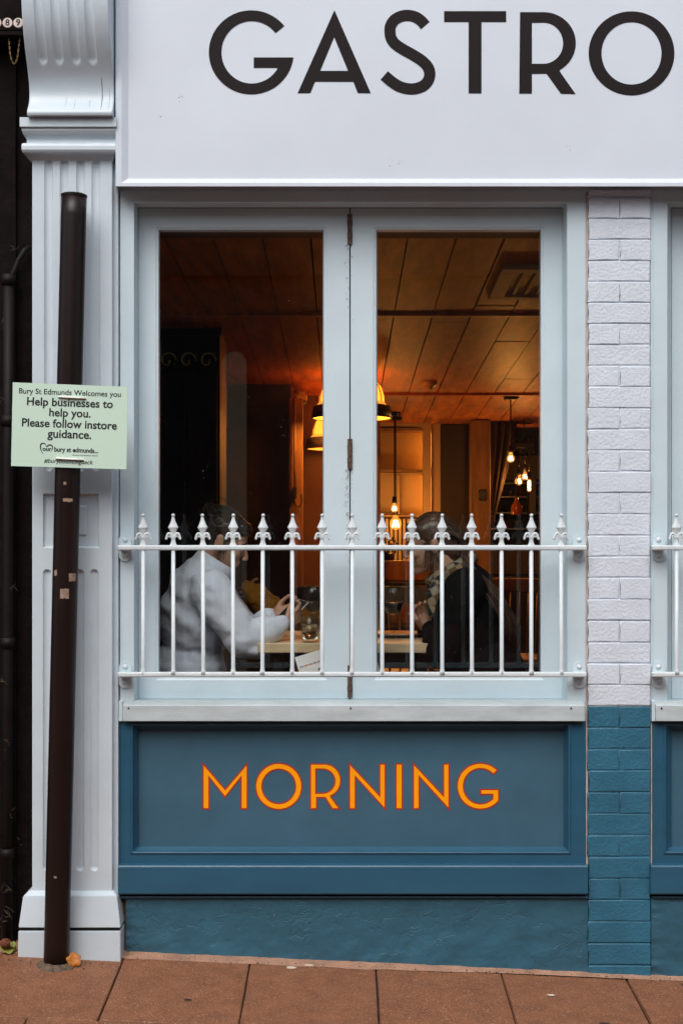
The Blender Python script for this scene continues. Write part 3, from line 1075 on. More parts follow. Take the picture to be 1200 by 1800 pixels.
# hidden masonry behind the shop front: keeps daylight out of the room
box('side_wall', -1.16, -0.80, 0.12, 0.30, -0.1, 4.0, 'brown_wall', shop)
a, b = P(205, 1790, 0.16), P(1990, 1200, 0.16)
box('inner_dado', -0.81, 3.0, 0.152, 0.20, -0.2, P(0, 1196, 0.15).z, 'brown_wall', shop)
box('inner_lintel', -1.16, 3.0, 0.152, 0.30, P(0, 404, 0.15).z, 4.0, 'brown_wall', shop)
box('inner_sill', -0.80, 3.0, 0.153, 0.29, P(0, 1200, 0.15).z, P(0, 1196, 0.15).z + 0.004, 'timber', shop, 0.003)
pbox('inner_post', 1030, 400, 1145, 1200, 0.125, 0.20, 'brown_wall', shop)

# ------------------------------------------------------------------ railings
def finial_me():
    """front outline of a spear finial with two scrolls, base at z=0 (pixels -> metres at the railing)"""
    k = S(-0.05)
    bm = bmesh.new()
    prof = [(0.0, 0), (6.3, 0), (5.8, 1.5), (4.2, 5), (3.6, 10), (3.4, 15), (3.6, 20), (5.2, 24.5), (7.6, 29), (9.0, 31.0), (8.6, 32.2), (5.8, 38), (3.6, 43.5), (2.4, 49), (2.2, 50.5)]
    bm_lathe(bm, [(r * k, z * k) for r, z in prof], (0, 0, 0), 8)
    for v in bm.verts:
        v.co.y *= 0.55
    r = bmesh.ops.create_icosphere(bm, subdivisions=2, radius=3.3 * k)
    bmesh.ops.translate(bm, vec=(0, 0, 52.6 * k), verts=r['verts'])
    for sgn in (-1, 1):
        for oy, rad in ((0, 2.3),):
            pts = [(1.0, 13), (3.5, 18.5), (6.5, 20.8), (9.5, 19.5), (11, 15.5), (11.8, 12.2), (13.6, 11.2)]
            p3 = catmull([(sgn * x * k, -0.0015, z * k) for x, z in pts], 3)
            n = len(p3)
            bm_tube(bm, p3, [rad * k * (1.0 if i < n - 4 else 1.0) for i in range(n)], 8)
        pts = [(2.2, 11), (4.2, 15.0), (6.4, 16.2), (7.6, 14.0)]
        p3 = catmull([(sgn * x * k, -0.003, z * k) for x, z in pts], 3)
        bm_tube(bm, p3, 1.2 * k, 6)
    me = to_me(bm)
    return me
FIN = finial_me()
FIN.materials.append(MATS['rail_paint'])
RD = -0.055
def railing(dx, label):
    rt = thing('window_railing', label, 'railing', tuple(P(618 + dx, 1190, RD)), 'low railings across the shopfront windows')
    zt, zb = P(0, 962.8, RD).z, P(0, 1185.6, RD).z
    xa, xb = P(207 + dx, 0, RD).x, P(1030 + dx, 0, RD).x
    for z in (zt, zb):
        box('rail', xa, xb, RD - 0.010, RD + 0.010, z - 0.0088, z + 0.0088, 'rail_paint', rt, 0.0045)
    # bar mesh shared
    bm = bmesh.new()
    L = zt - zb
    n = 6
    bm_tube(bm, [(0, 0, -L + 0.002), (0, 0, -L + 0.014), (0, 0, -L + 0.022), (0, 0, -0.004)], [0.013, 0.0080, 0.0070, 0.0070], 12)
    bme = to_me(bm)
    bme.materials.append(MATS['rail_paint'])
    for p in bme.polygons:
        p.use_smooth = len(p.vertices) == 4
    for i in range(15):
        x = P(252 + 52.4 * i + dx, 0, RD).x
        o = link('bar', bme, None, rt)
        o.location = (x + R.uniform(-0.001, 0.001), RD, zt)
        o.rotation_euler = (R.uniform(-0.004, 0.004), R.uniform(-0.004, 0.004), R.uniform(0, 3))
        f = link('finial', FIN, None, o)
        f.location = (0, 0, 0.0085)
        f.rotation_euler = (R.uniform(-0.02, 0.02), R.uniform(-0.02, 0.02), R.uniform(-0.12, 0.12) - o.rotation_euler.z)
    for (bx, sgn) in ((220.5, 1), (1017, -1)):
        for yc in (963, 1186):
            hw = 11.5
            lp = [(bx - hw + dx, yc + 12)] + [(bx + dx - hw * math.cos(a), yc + 12 + hw * math.sin(a)) for a in [math.pi * i / 14 for i in range(1, 14)]] + [(bx + hw + dx, yc + 12)]
            lp += [(bx + hw + dx, yc - 12)] + [(bx + dx + hw * math.cos(a), yc - 12 - hw * math.sin(a)) for a in [math.pi * i / 14 for i in range(1, 14)]] + [(bx - hw + dx, yc - 12)]
            br = plate('bracket', [lp], -0.001, 0.006, 'frame_paint', rt)
            for py in (yc - 13.5, yc + 13.5):
                q = P(bx + dx, py, -0.007)
                bm = bmesh.new()
                bm_lathe(bm, [(0.0, 0.008), (0.0035, 0.007), (0.0055, 0.0042), (0.006, 0.0015), (0.0095, 0.001), (0.0095, 0.0)], (0, 0, 0), 14)
                bmesh.ops.transform(bm, matrix=Matrix.Translation((q.x, -0.007, q.z)) @ Matrix.Rotation(math.radians(90), 4, 'X'), verts=bm.verts)
                link('bolt', to_me(bm), 'rail_paint', br, smooth=True)
            q = P(bx + dx, yc, -0.03)
            box('arm', q.x - 0.021, q.x + 0.021, RD + 0.009, -0.006, q.z - 0.0075, q.z + 0.0075, 'rail_paint', br, 0.002)
railing(0, 'pale painted iron railing with spear finials in front of the diners\' window')
railing(BAY, 'pale painted iron railing cut off at the right edge, beyond the brick pier')

# ------------------------------------------------------------------ neighbouring black building
nb = thing('black_building', 'dark weathered black timber wall at the left edge of the photo', 'building', (-1.6, 0.1, 0))
edges = [-420, -340, -262, -190, -124, -62, -6, 29, 62]
for i in range(len(edges) - 1):
    d = 0.055 if i % 2 else 0.035
    a, b = P(edges[i] + 0.8, 1800, d), P(edges[i + 1] - 0.8, -900, d)
    bm = bmesh.new()
    nz = 60
    cols = [[], [], []]
    for j in range(nz + 1):
        z = -0.15 + (b.z + 0.15) * j / nz
        for c, t in enumerate((0, 0.5, 1)):
            x = a.x + (b.x - a.x) * t
            cols[c].append(bm.verts.new((x, d + 0.006 * noise.noise((x * 5, z * 3, i)) + 0.004 * noise.noise((x * 20, z * 12, i)), z)))
    for c in range(2):
        for j in range(nz):
            bm.faces.new((cols[c][j], cols[c + 1][j], cols[c + 1][j + 1], cols[c][j + 1]))
    for c in (0, 2):
        bk = [bm.verts.new((v.co.x, 0.2, v.co.z)) for v in cols[c]]
        for j in range(nz):
            bm.faces.new((cols[c][j], cols[c][j + 1], bk[j + 1], bk[j]))
    link('plank', to_me(bm), 'black_wall', nb, smooth=False)
box('backing_wall', -2.3, -1.0, 0.12, 0.4, -0.15, 6.0, 'black_wall', nb)
dp = thing('drainpipe', 'black cast drainpipe fixed to the dark wall at the left edge', 'drainpipe', tuple(P(14, 1675, 0.0)))
def dpx(py):
    return P(16 - 3 * (py - 480) / 1200.0, py, 0.0)
tube('pipe', [dpx(490), dpx(800), dpx(1200), dpx(1678)], 0.020, 'black_pipe', dp, 14)
for py in (492, 740, 1130, 1500):
    q = dpx(py)
    tube('collar', [q + Vector((0, 0, 0.018)), q - Vector((0, 0, 0.018))], 0.025, 'black_pipe', dp, 14)
tube('branch', [P(16, 500, 0), P(24, 480, 0.0), P(33, 458, 0.01), P(44, 440, 0.015), P(54, 434, 0.03)], 0.010, 'black_pipe', dp, 10)
# straw and cobweb bits on the wall
cw = []
for (px, py, n) in ((6, 706, 8), (12, 568, 6), (24, 1040, 8), (8, 1205, 7), (12, 1310, 8), (22, 1430, 5), (32, 1480, 4), (26, 432, 5), (10, 1560, 10), (18, 1600, 12), (8, 1620, 12)):
    bm = bmesh.new()
    for i in range((n + 1) // 2):
        q = P(px + R.uniform(-7, 7), py + R.uniform(-9, 9), -0.026 if px < 25 else 0.02)
        dirv = Vector((R.uniform(-1, 1), 0, R.uniform(-0.8, 1.2))) * 0.014
        bm_tube(bm, [q - dirv, q + Vector((R.uniform(-.004, .004), -0.002, R.uniform(-.004, .004))), q + dirv], [0.0003, 0.0007, 0.0002], 4)
    link('cobweb_straw', to_me(bm), 'cobweb', nb)['kind'] = 'stuff'
# number board with three enamel discs and a chain
nbd = thing('number_board', 'black board with white enamel number discs reading 289', 'number board', tuple(P(0, 54, -0.05)))
pbox('board', -70, -40, 46, 54, -0.050, 0.05, 'black_wall', nbd, 0.003)
pbox('lip', -72, 54.5, 47, 62, -0.062, 0.05, 'black_wall', nbd, 0.002)
for px, ch in ((-5.5, '2'), (14, '8'), (32.8, '9')):
    q = P(px, 40.5, -0.0505)
    bm = bmesh.new()
    bm_lathe(bm, [(0.0, 0.003), (0.0155, 0.003), (0.0175, 0.0015), (0.0175, 0.0)], (0, 0, 0), 28)
    bmesh.ops.transform(bm, matrix=Matrix.Translation((q.x, -0.0505, q.z)) @ Matrix.Rotation(math.radians(90), 4, 'X'), verts=bm.verts)
    ds = link('number_disc', to_me(bm), 'disc_white', nbd)
    me = text_me(ch, 0.0145, bold=0.02)
    me.transform(Matrix.Translation((q.x, -0.0540, q.z)) @ STAND)
    link('numeral', me, 'letter_black', ds)
chn = thing('chain', 'small brass chain hanging in a loop under the number board', 'chain', tuple(P(25, 64, -0.04)))
cp = catmull([P(16, 63, -0.04), P(17.5, 85, -0.04), P(20, 102, -0.04), P(25.5, 112, -0.04), P(30.5, 103, -0.04), P(33, 86, -0.04), P(36, 63, -0.04)], 12)
dist = 0.0
lens = [0.0]
for i in range(1, len(cp)):
    dist += (cp[i] - cp[i - 1]).length
    lens.append(dist)
nl = 22
bm = bmesh.new()
bm_tube(bm, [(0.0021 * math.cos(a), 0, 0.0052 * math.sin(a)) for a in [2 * math.pi * i / 12 for i in range(13)]], 0.0008, 5, caps=False)
lk = to_me(bm)
lk.materials.append(MATS['brass'])
for i in range(nl):
    t = dist * (i + 0.5) / nl
    j = max(k for k in range(len(lens)) if lens[k] <= t)
    j = min(j, len(cp) - 2)
    f = (t - lens[j]) / max(1e-6, lens[j + 1] - lens[j])
    q = cp[j].lerp(cp[j + 1], f)
    tv = (cp[j + 1] - cp[j]).normalized()
    o = link('chain_link', lk, None, chn)
    o.matrix_basis = Matrix.Translation(q) @ Matrix.Rotation(math.atan2(tv.x, tv.z), 4, 'Y') @ Matrix.Rotation(math.radians(90 if i % 2 else 10), 4, 'Z')

# ------------------------------------------------------------------ leaning post and notice
post_d = -0.142
p_bot, p_top = P(99.5, 1688, post_d), P(130.5, 346, post_d)
p_bot.z = gz(p_bot.x, p_bot.y) - 0.002
ax = (p_top - p_bot)
post = thing('sign_post', 'leaning dark brown metal post in front of the fluted pilaster', 'post', tuple(p_bot))
rr = 22.3 * S(post_d)
pts = [p_bot + ax * t for t in [i / 40 for i in range(41)]]
tube('pole', pts, [rr * (1 + 0.004 * noise.noise((i * 0.7, 0, 0))) for i in range(41)], 'post_brown', post, 40)
capm = bmesh.new()
bm_tube(capm, [p_top, p_top + ax.normalized() * 0.006, p_top + ax.normalized() * 0.0085], [rr * 1.03, rr * 1.03, rr * 0.93], 40)
link('cap', to_me(capm), 'post_brown', post, smooth=False)
bm = bmesh.new()
bm_lathe(bm, [(rr * 0.9, 0.02), (rr * 1.12, 0.012), (rr * 1.5, 0.004), (rr * 1.75, -0.004)], (p_bot.x, p_bot.y, p_bot.z), 24)
for v in bm.verts:
    v.co += Vector((noise.noise(v.co * 40), noise.noise(v.co * 47), noise.noise(v.co * 60) * 0.3)) * 0.006
    v.co.z += GX * (v.co.x - p_bot.x) + GY * (v.co.y - p_bot.y)
link('mortar_collar', to_me(bm), 'rubble', post, smooth=True)
def on_post(px, py, lift=0.0008):
    """point on the street-side surface of the post"""
    t = (1688 - py) / (1688 - 346)
    c = p_bot + ax * t
    x = (px - 600) * S(post_d - rr * 0.8)
    dx_ = max(-0.97, min(0.97, (x - c.x) / rr))
    return Vector((x, c.y - rr * math.sqrt(1 - dx_ * dx_) - lift, ZC + (HY - py) * S(post_d - rr)))
for (x0, y0, x1, y1) in ((112, 876, 128, 882), (122, 1008, 132, 1022), (107, 1035, 122, 1052), (95, 1002, 101, 1012), (113, 847, 118, 852), (96, 1540, 101, 1544)):
    bm = bmesh.new()
    g = []
    nx, ny = 6, 4
    for i in range(nx + 1):
        g.append([])
        for j in range(ny + 1):
            fx, fy = i / nx, j / ny
            if 0 < i < nx:
                wob = 2.0 * noise.noise((i * 0.9, j, x0))
            else:
                wob = 1.5 * noise.noise((i, j * 1.7, y0))
            g[-1].append(bm.verts.new(on_post(x0 + (x1 - x0) * fx, y0 + (y1 - y0) * fy + wob)))
    for i in range(nx):
        for j in range(ny):
            bm.faces.new((g[i][j], g[i + 1][j], g[i + 1][j + 1], g[i][j + 1]))
    link('paper_scrap', to_me(bm), 'paper_scrap', post)

sd = post_d - rr - 0.006
sg = thing('notice_sign', 'mint green rectangular notice tied across the brown post', 'sign', tuple(P(122, 820, sd)))
sk = S(sd)
c0, c1, c2, c3 = (23, 672), (225, 680), (222.5, 825), (20, 819)
bm = bmesh.new()
ring = []
for d in (sd, sd + 0.003):
    ring.append([bm.verts.new(((x - 600) * sk, d, ZC + (HY - y) * sk)) for x, y in (c0, c1, c2, c3)])
bm.faces.new(ring[0]); bm.faces.new(ring[1])
for i in range(4):
    j = (i + 1) % 4
    bm.faces.new((ring[0][i], ring[0][j], ring[1][j], ring[1][i]))
board = link('board', to_me(bm), 'sign_mint', sg)
rot = Matrix.Rotation(math.radians(2.1), 4, 'Y')
def sign_text(body, x0, x1, yc, shear=0.0, bold=0.0, name='text_line', squash=1.0):
    me = text_me(body, (x1 - x0) * sk, shear=shear, bold=bold)
    me.transform(Matrix.Diagonal((1, squash, 1, 1)))
    q = ((x0 + x1) / 2 - 600) * sk, ZC + (HY - yc) * sk
    me.transform(Matrix.Translation((q[0], sd - 0.0006, q[1])) @ rot @ STAND)
    o = link(name, me, 'sign_ink', board)
    return o
sign_text('Bury St Edmunds Welcomes you', 34, 213, 690.5, bold=0.012)
sign_text('Help businesses to', 48, 199, 708.5, bold=0.022)
sign_text('help you.', 87, 160, 726.5, bold=0.022)
sign_text('Please follow instore', 39, 206, 746, bold=0.022)
sign_text('guidance.', 84, 161, 764, bold=0.022)
sign_text('our', 75.5, 91, 789.5, bold=0.03)
sign_text('bury st edmunds...', 96, 173, 791.5, bold=0.03, squash=1.1)
sign_text('Business Improvement District', 128, 173, 800.5, shear=0.2)
sign_text('#burybouncingback', 78, 164, 811.5, shear=0.2, bold=0.008)
hp = catmull([(76, 798, 0), (72, 789, 0), (72, 782, 0), (75.5, 779, 0), (80, 780.5, 0), (82.5, 785, 0), (86, 782.5, 0), (90.5, 782.5, 0), (93, 786.5, 0), (91, 793, 0)], 5)
lp = stroke([(p.x, p.y) for p in hp], [0.35 + 0.75 * abs(math.sin(i * 3.1416 / 22)) for i in range(len(hp))])
plate('heart_logo', [lp], sd - 0.0004, 0.0004, 'sign_ink', board)
for (xa, ya, xb, yb) in ((104, 697.5, 151, 700), (100, 805.5, 147, 808)):
    q0 = Vector(((xa - 600) * sk, sd - 0.0035, ZC + (HY - ya) * sk))
    q1 = Vector(((xb - 600) * sk, sd - 0.0035, ZC + (HY - yb) * sk))
    m0 = (q0 + q1) / 2
    tube('cable_tie', [q0 + Vector((0, 0.006, 0)), q0, m0 + Vector((0, -0.001, 0)), q1, q1 + Vector((0, 0.006, 0))], 0.0056, 'tie_white', sg, 8, flat=0.5)

# ------------------------------------------------------------------ leaves and litter
def leaf(name, c, size, m, label, cat, tilt, curl=0.4, seed=1):
    rr_ = random.Random(seed)
    bm = bmesh.new()
    n = 22
    ctr = bm.verts.new((0, 0, 0))
    ring = []
    for i in range(n):
        a = 2 * math.pi * i / n
        r = size * (0.75 + 0.28 * abs(math.sin(2.5 * a + seed)) + rr_.uniform(-0.06, 0.06))
        x, y = r * math.cos(a), r * math.sin(a)
        ring.append(bm.verts.new((x, y, curl * (x * x) / size + rr_.uniform(-0.1, 0.1) * size)))
    mid = []
    for i in range(n):
        v = ring[i].co * 0.5
        mid.append(bm.verts.new((v.x, v.y, curl * v.x * v.x / size)))
    for i in range(n):
        j = (i + 1) % n
        bm.faces.new((ctr, mid[i], mid[j]))
        bm.faces.new((mid[i], ring[i], ring[j], mid[j]))
    bmesh.ops.transform(bm, matrix=Matrix.Translation(c) @ Euler(tilt).to_matrix().to_4x4(), verts=bm.verts)
    me = to_me(bm)
    o = link(name, me, m, smooth=True)
    sm = o.modifiers.new('s', 'SOLIDIFY')
    sm.thickness = 0.0006
    return tag(o, label, cat)
lx_ = P(131, 1672, -0.14)
leaf('fallen_leaf', Vector((lx_.x, -0.150, gz(lx_.x, -0.150) + 0.022)), 0.026, 'leaf_orange', 'curled orange autumn leaf propped against the foot of the post', 'leaf', (math.radians(65), 0.2, 0.2), seed=3)
q = P(17, 1652, -0.02)
leaf('fallen_leaf', Vector((q.x, -0.05, gz(q.x, -0.05) + 0.012)), 0.030, 'leaf_green', 'yellow green leaf lying on the paving by the black wall', 'leaf', (math.radians(22), 0.1, 0.4), seed=5)
leaf('fallen_leaf', Vector((q.x + 0.022, -0.06, gz(q.x, -0.06) + 0.032)), 0.012, 'leaf_green', 'small pale green leaf beside the pilaster base', 'leaf', (math.radians(50), 0.1, 0.4), seed=8)
bm = bmesh.new()
r = bmesh.ops.create_icosphere(bm, subdivisions=4, radius=0.019)
for v in bm.verts:
    v.co *= 1 + 0.10 * noise.cell(v.co * 300)
    v.co.z *= 0.85
bmesh.ops.translate(bm, vec=(q.x - 0.005, -0.055, gz(q.x, -0.05) + 0.034), verts=bm.verts)
tag(link('seed_cone', to_me(bm), 'seed_red', smooth=True), 'knobbly reddish brown seed cone on the green leaf', 'seed cone')
for (px, y_, sx, sy, lab) in ((512, -0.075, 0.017, 0.008, 'larger pale flake lying on the paving slab'), (543, -0.045, 0.016, 0.006, 'thin pale flake nearer the wall on the paving slab')):
    x = (px - 600) * S(y_)
    bm = bmesh.new()
    lpv = []
    for i in range(12):
        a = 2 * math.pi * i / 12
        w = 1 + 0.2 * noise.noise((i * 0.8, px, 0))
        lpv.append((x + sx * math.cos(a) * w, y_ + sy * math.sin(a) * w))
    a_ = [bm.verts.new((u, v, gz(u, v) + 0.0035)) for u, v in lpv]
    b_ = [bm.verts.new((u, v, gz(u, v) + 0.0005)) for u, v in lpv]
    bm.faces.new(a_)
    for i in range(12):
        j = (i + 1) % 12
        bm.faces.new((a_[i], a_[j], b_[j], b_[i]))
    tag(link('paint_flake', to_me(bm), 'flake'), lab, 'paint flake')
# crumbs of grit and old paint along the foot of the wall, one chewing-gum stain
bm = bmesh.new()
for i in range(260):
    x = R.uniform(-1.15, 1.3)
    y = -0.012 - abs(R.gauss(0, 0.022)) - (0.10 if x < -0.78 else 0.0)
    s_ = R.uniform(0.0008, 0.0028)
    c_ = Vector((x, y, gz(x, y) + 0.004))
    r_ = bmesh.ops.create_icosphere(bm, subdivisions=1, radius=s_)
    for v in r_['verts']:
        v.co += Vector((R.uniform(-1, 1), R.uniform(-1, 1), R.uniform(-0.5, 0.5))) * s_ * 0.5
    bmesh.ops.translate(bm, vec=c_, verts=r_['verts'])
link('grit', to_me(bm), 'rubble', pave)['kind'] = 'stuff'
for (px, y_, sx, sy) in ((1062, -0.44, 0.018, 0.010), (968, -0.22, 0.013, 0.008), (330, -0.40, 0.012, 0.008)):
    x = (px - 600) * S(y_)
    bm = bmesh.new()
    bm.faces.new([bm.verts.new((x + sx * math.cos(a_) * (1 + 0.2 * math.sin(3 * a_)), y_ + sy * math.sin(a_), gz(x + sx * math.cos(a_), y_ + sy * math.sin(a_)) + 0.0032)) for a_ in [i_ * math.pi / 8 for i_ in range(16)]])
    link('gum_stain', to_me(bm), 'joint_dirt' if px != 968 else 'flake', pave)
# ------------------------------------------------------------------ the room behind the glass
FLZ = 0.34
def ceil_z(d):
    return 2.70 - 0.054 * d
structure(box('interior_floor', -1.10, 3.1, 0.20, 9.0, FLZ - 0.05, FLZ, 'floor_wood'))
ceil = bmesh.new()
vs = [ceil.verts.new(p) for p in ((-1.1, 0.3, ceil_z(0.3) + 0.02), (3.1, 0.3, ceil_z(0.3) + 0.02), (3.1, 9.0, ceil_z(9) + 0.02), (-1.1, 9.0, ceil_z(9) + 0.02),
                                 (-1.1, 0.3, 3.2), (3.1, 0.3, 3.2), (3.1, 9.0, 3.2), (-1.1, 9.0, 3.2))]
for f in ((0, 1, 2, 3), (4, 5, 6, 7), (0, 1, 5, 4), (1, 2, 6, 5), (2, 3, 7, 6), (3, 0, 4, 7)):
    ceil.faces.new([vs[i] for i in f])
ceiling = structure(link('ceiling', to_me(ceil), 'dark_gap'))
x = -0.1216 - 0.191 * 5
k = 0
while x < 3.0:
    cuts = sorted([0.30] + [R.uniform(0.8, 5.5) for _ in range(2)] + [6.35])
    cuts = [c for i, c in enumerate(cuts) if i == 0 or c - cuts[i - 1] > 0.35]
    if cuts[-1] < 6.3:
        cuts.append(6.35)
    for a, b in zip(cuts, cuts[1:]):
        bm = bmesh.new()
        bm_box(bm, x + 0.0035, x + 0.1875, a + 0.0015, b - 0.0015, 0, 0.018)
        jz = R.uniform(-0.0015, 0.0015)
        for v in bm.verts:
            v.co.z += ceil_z(v.co.y) + jz + R.uniform(-0.0008, 0.0008)
            v.co.x += R.uniform(-0.0015, 0.0015)
        link('plank', to_me(bm), 'ceiling_wood', ceiling)
    x += 0.191
# shallow strips added across the boards, standing in for a moulding reflected in the glass
box('reflection_strip', -1.05, 3.05, 2.00, 2.05, ceil_z(2.0) - 0.014, ceil_z(2.0) + 0.004, 'ceiling_wood', ceiling, 0.003)
box('reflection_strip', -1.05, 3.05, 4.55, 4.60, ceil_z(4.55) - 0.018, ceil_z(4.55) + 0.004, 'ceiling_wood', ceiling, 0.003)

structure(box('left_wall', -1.16, -1.08, 0.305, 9.0, FLZ, 3.2, 'dark_panel'))
structure(box('right_wall', 3.02, 3.1, 0.305, 9.0, FLZ, 3.2, 'brown_wall'))
structure(box('back_wall', -1.08, 3.02, 8.6, 8.7, FLZ, 3.2, 'cream_wall'))

def full_panel(name, x0, x1, y0, d, th, m, label, cat, bev=0.004, bottom=FLZ):
    a, b = P(x0, 0, d), P(x1, 0, d)
    o = box(name, a.x, b.x, d, d + th, bottom, P(0, y0, d).z, m, None, bev)
    return tag(o, label, cat)
# dark joinery seen through the left pane
cb = thing('dark_cupboard', 'tall dark wooden cupboard deep inside behind the left pane', 'cupboard', (P(320, 0, 2.4).x, 2.6, FLZ))
a, b = P(262, 0, 2.4), P(386, 0, 2.4)
box('carcass', max(a.x, -1.07), b.x, 2.42, 2.85, FLZ, P(0, 556, 2.4).z, 'dark_panel', cb, 0.004)
zt = P(0, 556, 2.4).z
for i, (xa, xb) in enumerate(((275, 325), (328, 382))):
    a, b = P(xa, 0, 2.4), P(xb, 0, 2.4)
    dr = box('door', max(a.x, -1.06), b.x, 2.395, 2.418, FLZ + 0.05, zt - 0.28, 'dark_panel', cb, 0.004)
box('cornice', -1.07, P(390, 0, 2.4).x, 2.38, 2.418, zt - 0.10, zt - 0.02, 'dark_panel', cb, 0.006)
full_panel('dark_partition', 400, 511, 667, 4.2, 0.08, 'dark_panel', 'dark brown wooden partition behind the woman in the grey jumper', 'partition')
full_panel('timber_post', 508, 532, 700, 4.05, 0.10, 'timber', 'brown timber post carrying a black cable, left of the pendant lamps', 'timber post')
wd = full_panel('brown_wall_panel', 530, 668, 688, 4.6, 0.08, 'brown_wall', 'plain brown wall panel below the dome pendant lamps', 'wall panel')
# cable and plug on the post
cbl = thing('wall_cable', 'thin conduit ending in a black plug and hanging loop', 'cable', tuple(P(518, 890, 4.02)))
tube('conduit', [P(518, 700, 4.03), P(518, 860, 4.03)], 0.008, 'timber', cbl, 8)
pbox('plug', 514.5, 856, 521, 877, 4.0, 4.045, 'black_metal', cbl, 0.004)
tube('loop', catmull([P(517, 877, 4.02), P(519, 887, 4.02), P(525, 891, 4.02), P(530, 883, 4.02), P(529, 868, 4.02)], 5), 0.005, 'black_metal', cbl, 6)
# dome security camera under the ceiling
q = P(530, 703, 4.2)
sc_ = thing('dome_camera', 'small white dome security camera hung beside the timber post', 'camera', (q.x, q.y, q.z))
box('mount', q.x - 0.036, q.x + 0.036, 4.15, 4.25, q.z - 0.004, q.z + 0.030, 'plastic_cream', sc_, 0.006)
box('bracket', q.x - 0.02, q.x + 0.02, 4.17, 4.60, q.z + 0.03, q.z + 0.05, 'plastic_cream', sc_, 0.004)
lathe('lens_dome', [(0.034, 0.0), (0.032, -0.012), (0.024, -0.024), (0.012, -0.031), (0.0, -0.033)], (q.x, 4.2, q.z - 0.004), 'black_metal', sc_)

# lit shelf alcove on the back wall
su = thing('shelf_unit', 'cream shelf unit glowing with orange light behind the right pane', 'shelf unit', tuple(P(700, 1000, 6.1)))
def spx(name, x0, y0, x1, y1, d0, d1, m, bev=0.003, parent=su):
    return pbox(name, x0, y0, x1, y1, d0, d1, m, parent, bev)
a, b = P(640, 0, 6.35), P(775, 0, 6.35)
box('back_panel', a.x, b.x, 6.36, 6.40, FLZ, P(0, 742, 6.35).z, 'cream_wall', su)
spx('upright', 743, 742, 757, 1100, 6.1, 6.13, 'cabinet_white')
spx('upright', 758, 742, 775, 1100, 6.14, 6.36, 'cabinet_white')
spx('shelf', 640, 752, 743, 757, 6.1, 6.36, 'timber')
spx('shelf', 640, 825, 743, 830, 6.1, 6.36, 'timber')
spx('shelf', 640, 905, 743, 909, 6.1, 6.36, 'timber')
spx('top_rail', 640, 738, 743, 750, 6.1, 6.14, 'cabinet_white')
spx('middle_stile', 697, 832, 702, 904, 6.10, 6.14, 'cabinet_white')
spx('shelf_edge', 640, 831, 743, 835, 6.10, 6.14, 'cabinet_white')
for ya, yb in ((760, 822), (836, 902)):
    spx('light_strip', 752, ya, 755, yb, 6.22, 6.25, 'led', 0)
# radiator-like fluted dado under it
for i in range(14):
    spx('dado_slat', 640 + i * 7.5, 912, 645 + i * 7.5, 985, 6.15, 6.3, 'cabinet_white', 0.002)
full_panel('dark_door', 774, 831, 746, 6.12, 0.06, 'dark_panel', 'tall dark brown door between shelf unit and timber column', 'door')
tc = thing('timber_column', 'rough timber column right of the dark door', 'column', (P(846, 0, 5.9).x, 5.95, FLZ))
a, b = P(829, 0, 5.85), P(862, 0, 5.85)
box('post', a.x, b.x, 5.85, 6.1, FLZ, ceil_z(6.0), 'timber', tc, 0.008)
pbox('knot_plate', 841, 860, 856, 880, 5.84, 5.86, 'black_metal', tc, 0.01)
# tied-back curtain
bm = bmesh.new()
g = []
for j in range(25):
    t = j / 24
    py = 735 + 190 * t
    xr = 905 - 45 * t ** 1.3 + 4
    xl = 860
    row = []
    for i in range(13):
        u = i / 12
        q = P(xl + (max(xr, xl + 8) - xl) * u, py, 6.0 + 0.05 * math.sin(u * 22))
        row.append(bm.verts.new(q))
    g.append(row)
for j in range(24):
    for i in range(12):
        bm.faces.new((g[j][i], g[j][i + 1], g[j + 1][i + 1], g[j + 1][i]))
ct = link('curtain', to_me(bm), 'curtain', smooth=True)
ct.modifiers.new('s', 'SOLIDIFY').thickness = 0.01
tag(ct, 'dark curtain pulled aside beside the timber column', 'curtain')
# bar area beyond
br = thing('back_bar', 'dim back bar with pale shelves at the far right of the room', 'bar', (P(905, 0, 8.2).x, 8.3, FLZ))
pbox('bar_top', 860, 1012, 1100, 1022, 7.2, 7.8, 'dark_panel', br, 0.01)
a, b = P(860, 0, 7.2), P(1100, 0, 7.2)
box('bar_front', a.x, b.x, 7.25, 7.7, FLZ, P(0, 1023, 7.2).z, 'dark_panel', br)
for y in (848, 872, 900, 928):
    pbox('bar_shelf', 860, y, 1000, y + 3, 8.1, 8.5, 'steel', br, 0.003)
pbox('bar_back', 860, 843, 1000, 960, 8.5, 8.55, 'dark_panel', br)
pbox('white_column', 929, 842, 941, 905, 7.9, 8.05, 'cream_wall', br, 0.004)
for i in range(16):
    px = 866 + i * 5.2 + R.uniform(-1, 1)
    yb = (872, 900, 928)[i % 3]
    q = P(px, yb - 0.3, 8.3)
    hh = R.uniform(0.06, 0.13)
    o = lathe('bottle', [(0, 0), (0.022, 0.0), (0.022, hh * 0.6), (0.008, hh * 0.78), (0.008, hh), (0, hh)], q, R.choice(['amber_glass', 'leaf_dark', 'steel']), None, 12)
    tag(o, 'small bottle or tumbler on the shelves of the back bar', 'bottle', 'bottles on the back bar shelves')
